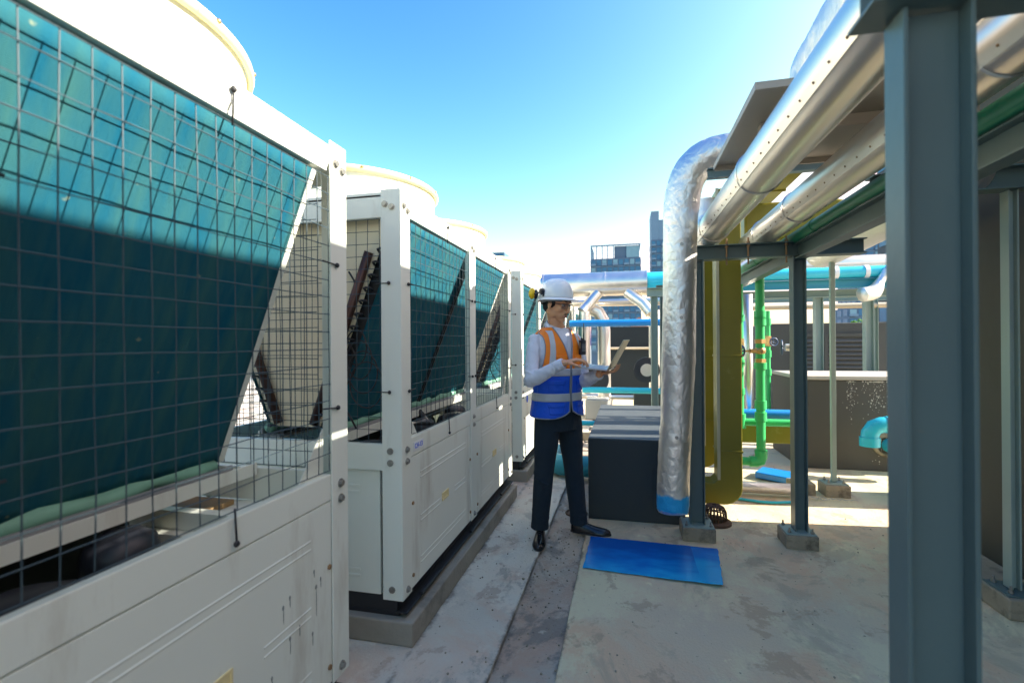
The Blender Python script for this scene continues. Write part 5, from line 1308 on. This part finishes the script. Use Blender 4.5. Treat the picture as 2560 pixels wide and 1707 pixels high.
# laptop
lt = thing('laptop', tuple(LapD), 'open thin laptop held in the man\'s left hand', 'laptop')
MB().obox(Lp(-.105, .15, -.007), LE, LH, LN, .105, .15, .007).build('base', M['alum'], lt, bevel=.003)
k_ = MB()
for i in range(5):
    for j in range(13): k_.obox(Lp(-.035-.019*i, .026+.0205*j, .0008), LE, LH, LN, .0078, .0086, .0008)
k_.build('keyboard', M['key'], lt)
MB().obox(Lp(-.165, .15, .0004), LE, LH, LN, .032, .05, .0004).build('touchpad', M['greyplast'], lt)
LL = (LE*.40+LN*.915).normalized(); LO = LH.cross(LL).normalized()
if LO.dot(LE) < 0: LO = -LO
c0 = Lp(.004, .15, .002)+LL*.103
ld = MB().obox(c0, LL, LH, LO, .103, .15, .0032).build('lid', M['lid'], lt, bevel=.0025)
MB().obox(c0-LO*.0036, LL, LH, LO, .095, .143, .0004).build('screen', M['screen'], ld)
MB().cyl(Lp(.0, .03, -.001), Lp(.0, .27, -.001), .005, 12).build('hinge', M['dark_plastic'], lt)
# radio
rc = T(lat_theta(1.33, .10, 0), 1.36, OFFV+.03, 0); rd = thing('walkie_talkie', tuple(rc), 'black two way radio clipped to the vest at his left chest', 'radio')
MB().obox(rc, PF, PS, (0, 0, 1), .014, .024, .052).build('radio_body', M['dark_plastic'], rd, bevel=.006)
MB().cyl(rc+PS*.014+V((0, 0, .05)), rc+PS*.014+V((0, 0, .17)), .0055, 10, .003).build('antenna', M['rubber'], rd, smooth='auto')
b = MB(); b.cyl(rc-PS*.008+V((0, 0, .05)), rc-PS*.008+V((0, 0, .066)), .006, 10); b.cyl(rc+PS*.001+V((0, 0, .05)), rc+PS*.001+V((0, 0, .062)), .005, 10); b.build('knob', M['rubber'], rd)
b = MB()
for k in range(6): b.obox(rc+PF*.0145+V((0, 0, .02-.009*k)), PF, PS, (0, 0, 1), .0008, .017, .0018)
b.build('speaker_grille', M['greyplast'], rd)
MB().obox(rc-PS*.026+V((0, 0, .012)), PF, PS, (0, 0, 1), .008, .002, .02).build('talk_button', M['rust'], rd)

# ------------------------------------------------------------------ camera, light, world
cam = bpy.data.cameras.new('Camera'); co = bpy.data.objects.new('Camera', cam); COL.objects.link(co); scene.camera = co
cam.sensor_width = 36; cam.lens = 36*1111/2352; cam.clip_end = 9000; cam.clip_start = .05
yaw = math.atan(259/1111); pitch = R(.08); roll = R(.42)
co.location = (0, 0, 1.4)
co.rotation_euler = (Matrix.Rotation(yaw, 4, 'Z') @ Matrix.Rotation(R(90)+pitch, 4, 'X') @ Matrix.Rotation(-roll, 4, 'Z')).to_euler()
cam.dof.use_dof = True; cam.dof.focus_distance = 3.6; cam.dof.aperture_fstop = 2.4
SE = R(31); sd = V((math.cos(SE)*math.cos(R(5.7)), math.cos(SE)*math.sin(R(5.7)), math.sin(SE)))
sun = bpy.data.lights.new('Sun', 'SUN'); so = bpy.data.objects.new('Sun', sun); COL.objects.link(so)
sun.energy = 2.4; sun.angle = R(.53); sun.color = (1, .94, .82); so.rotation_euler = sd.to_track_quat('Z', 'Y').to_euler(); so.location = (0, 0, 10)
w = bpy.data.worlds.new('World'); scene.world = w; w.use_nodes = True; nt = w.node_tree; bg = nt.nodes['Background']
sky = nt.nodes.new('ShaderNodeTexSky'); sky.sky_type = 'NISHITA'; sky.sun_disc = False; sky.sun_elevation = SE; sky.sun_rotation = R(90-5.7)
sky.air_density = 1.0; sky.dust_density = 2.6; sky.ozone_density = 2.2
hs = nt.nodes.new('ShaderNodeHueSaturation'); hs.inputs['Saturation'].default_value = 1.2; nt.links.new(sky.outputs[0], hs.inputs['Color'])
wb = nt.nodes.new('ShaderNodeMix'); wb.data_type = 'RGBA'; wb.blend_type = 'MULTIPLY'; wb.inputs[0].default_value = 1; wb.inputs[7].default_value = (1.04, 1.0, .97, 1)
sep = nt.nodes.new('ShaderNodeSeparateColor'); cmb = nt.nodes.new('ShaderNodeCombineColor'); nt.links.new(wb.outputs[2], sep.inputs[0])
for k, (g_, n_, c_) in enumerate(((2.1, 1.97, 2.05), (1.65, 3.85, 2.4), (.6, .56, 4.0))):      # deeper zenith, pale horizon
    a = nt.nodes.new('ShaderNodeMath'); a.operation = 'DIVIDE'; a.inputs[1].default_value = n_; nt.links.new(sep.outputs[k], a.inputs[0])
    m_ = nt.nodes.new('ShaderNodeMath'); m_.operation = 'MINIMUM'; m_.inputs[1].default_value = c_/n_; nt.links.new(a.outputs[0], m_.inputs[0])
    p_ = nt.nodes.new('ShaderNodeMath'); p_.operation = 'POWER'; p_.inputs[1].default_value = g_; nt.links.new(m_.outputs[0], p_.inputs[0])
    q_ = nt.nodes.new('ShaderNodeMath'); q_.operation = 'MULTIPLY'; q_.inputs[1].default_value = n_; nt.links.new(p_.outputs[0], q_.inputs[0]); nt.links.new(q_.outputs[0], cmb.inputs[k])
nt.links.new(hs.outputs[0], wb.inputs[6]); nt.links.new(cmb.outputs[0], bg.inputs[0]); bg.inputs[1].default_value = .135
scene.view_settings.view_transform = 'Standard'; scene.view_settings.look = 'None'; scene.view_settings.exposure = 2.66; scene.view_settings.gamma = 1
scene.cycles.use_denoising = True
scene.cycles.max_bounces = 8
for o in bpy.data.objects:
    if '_o' in o: del o['_o']
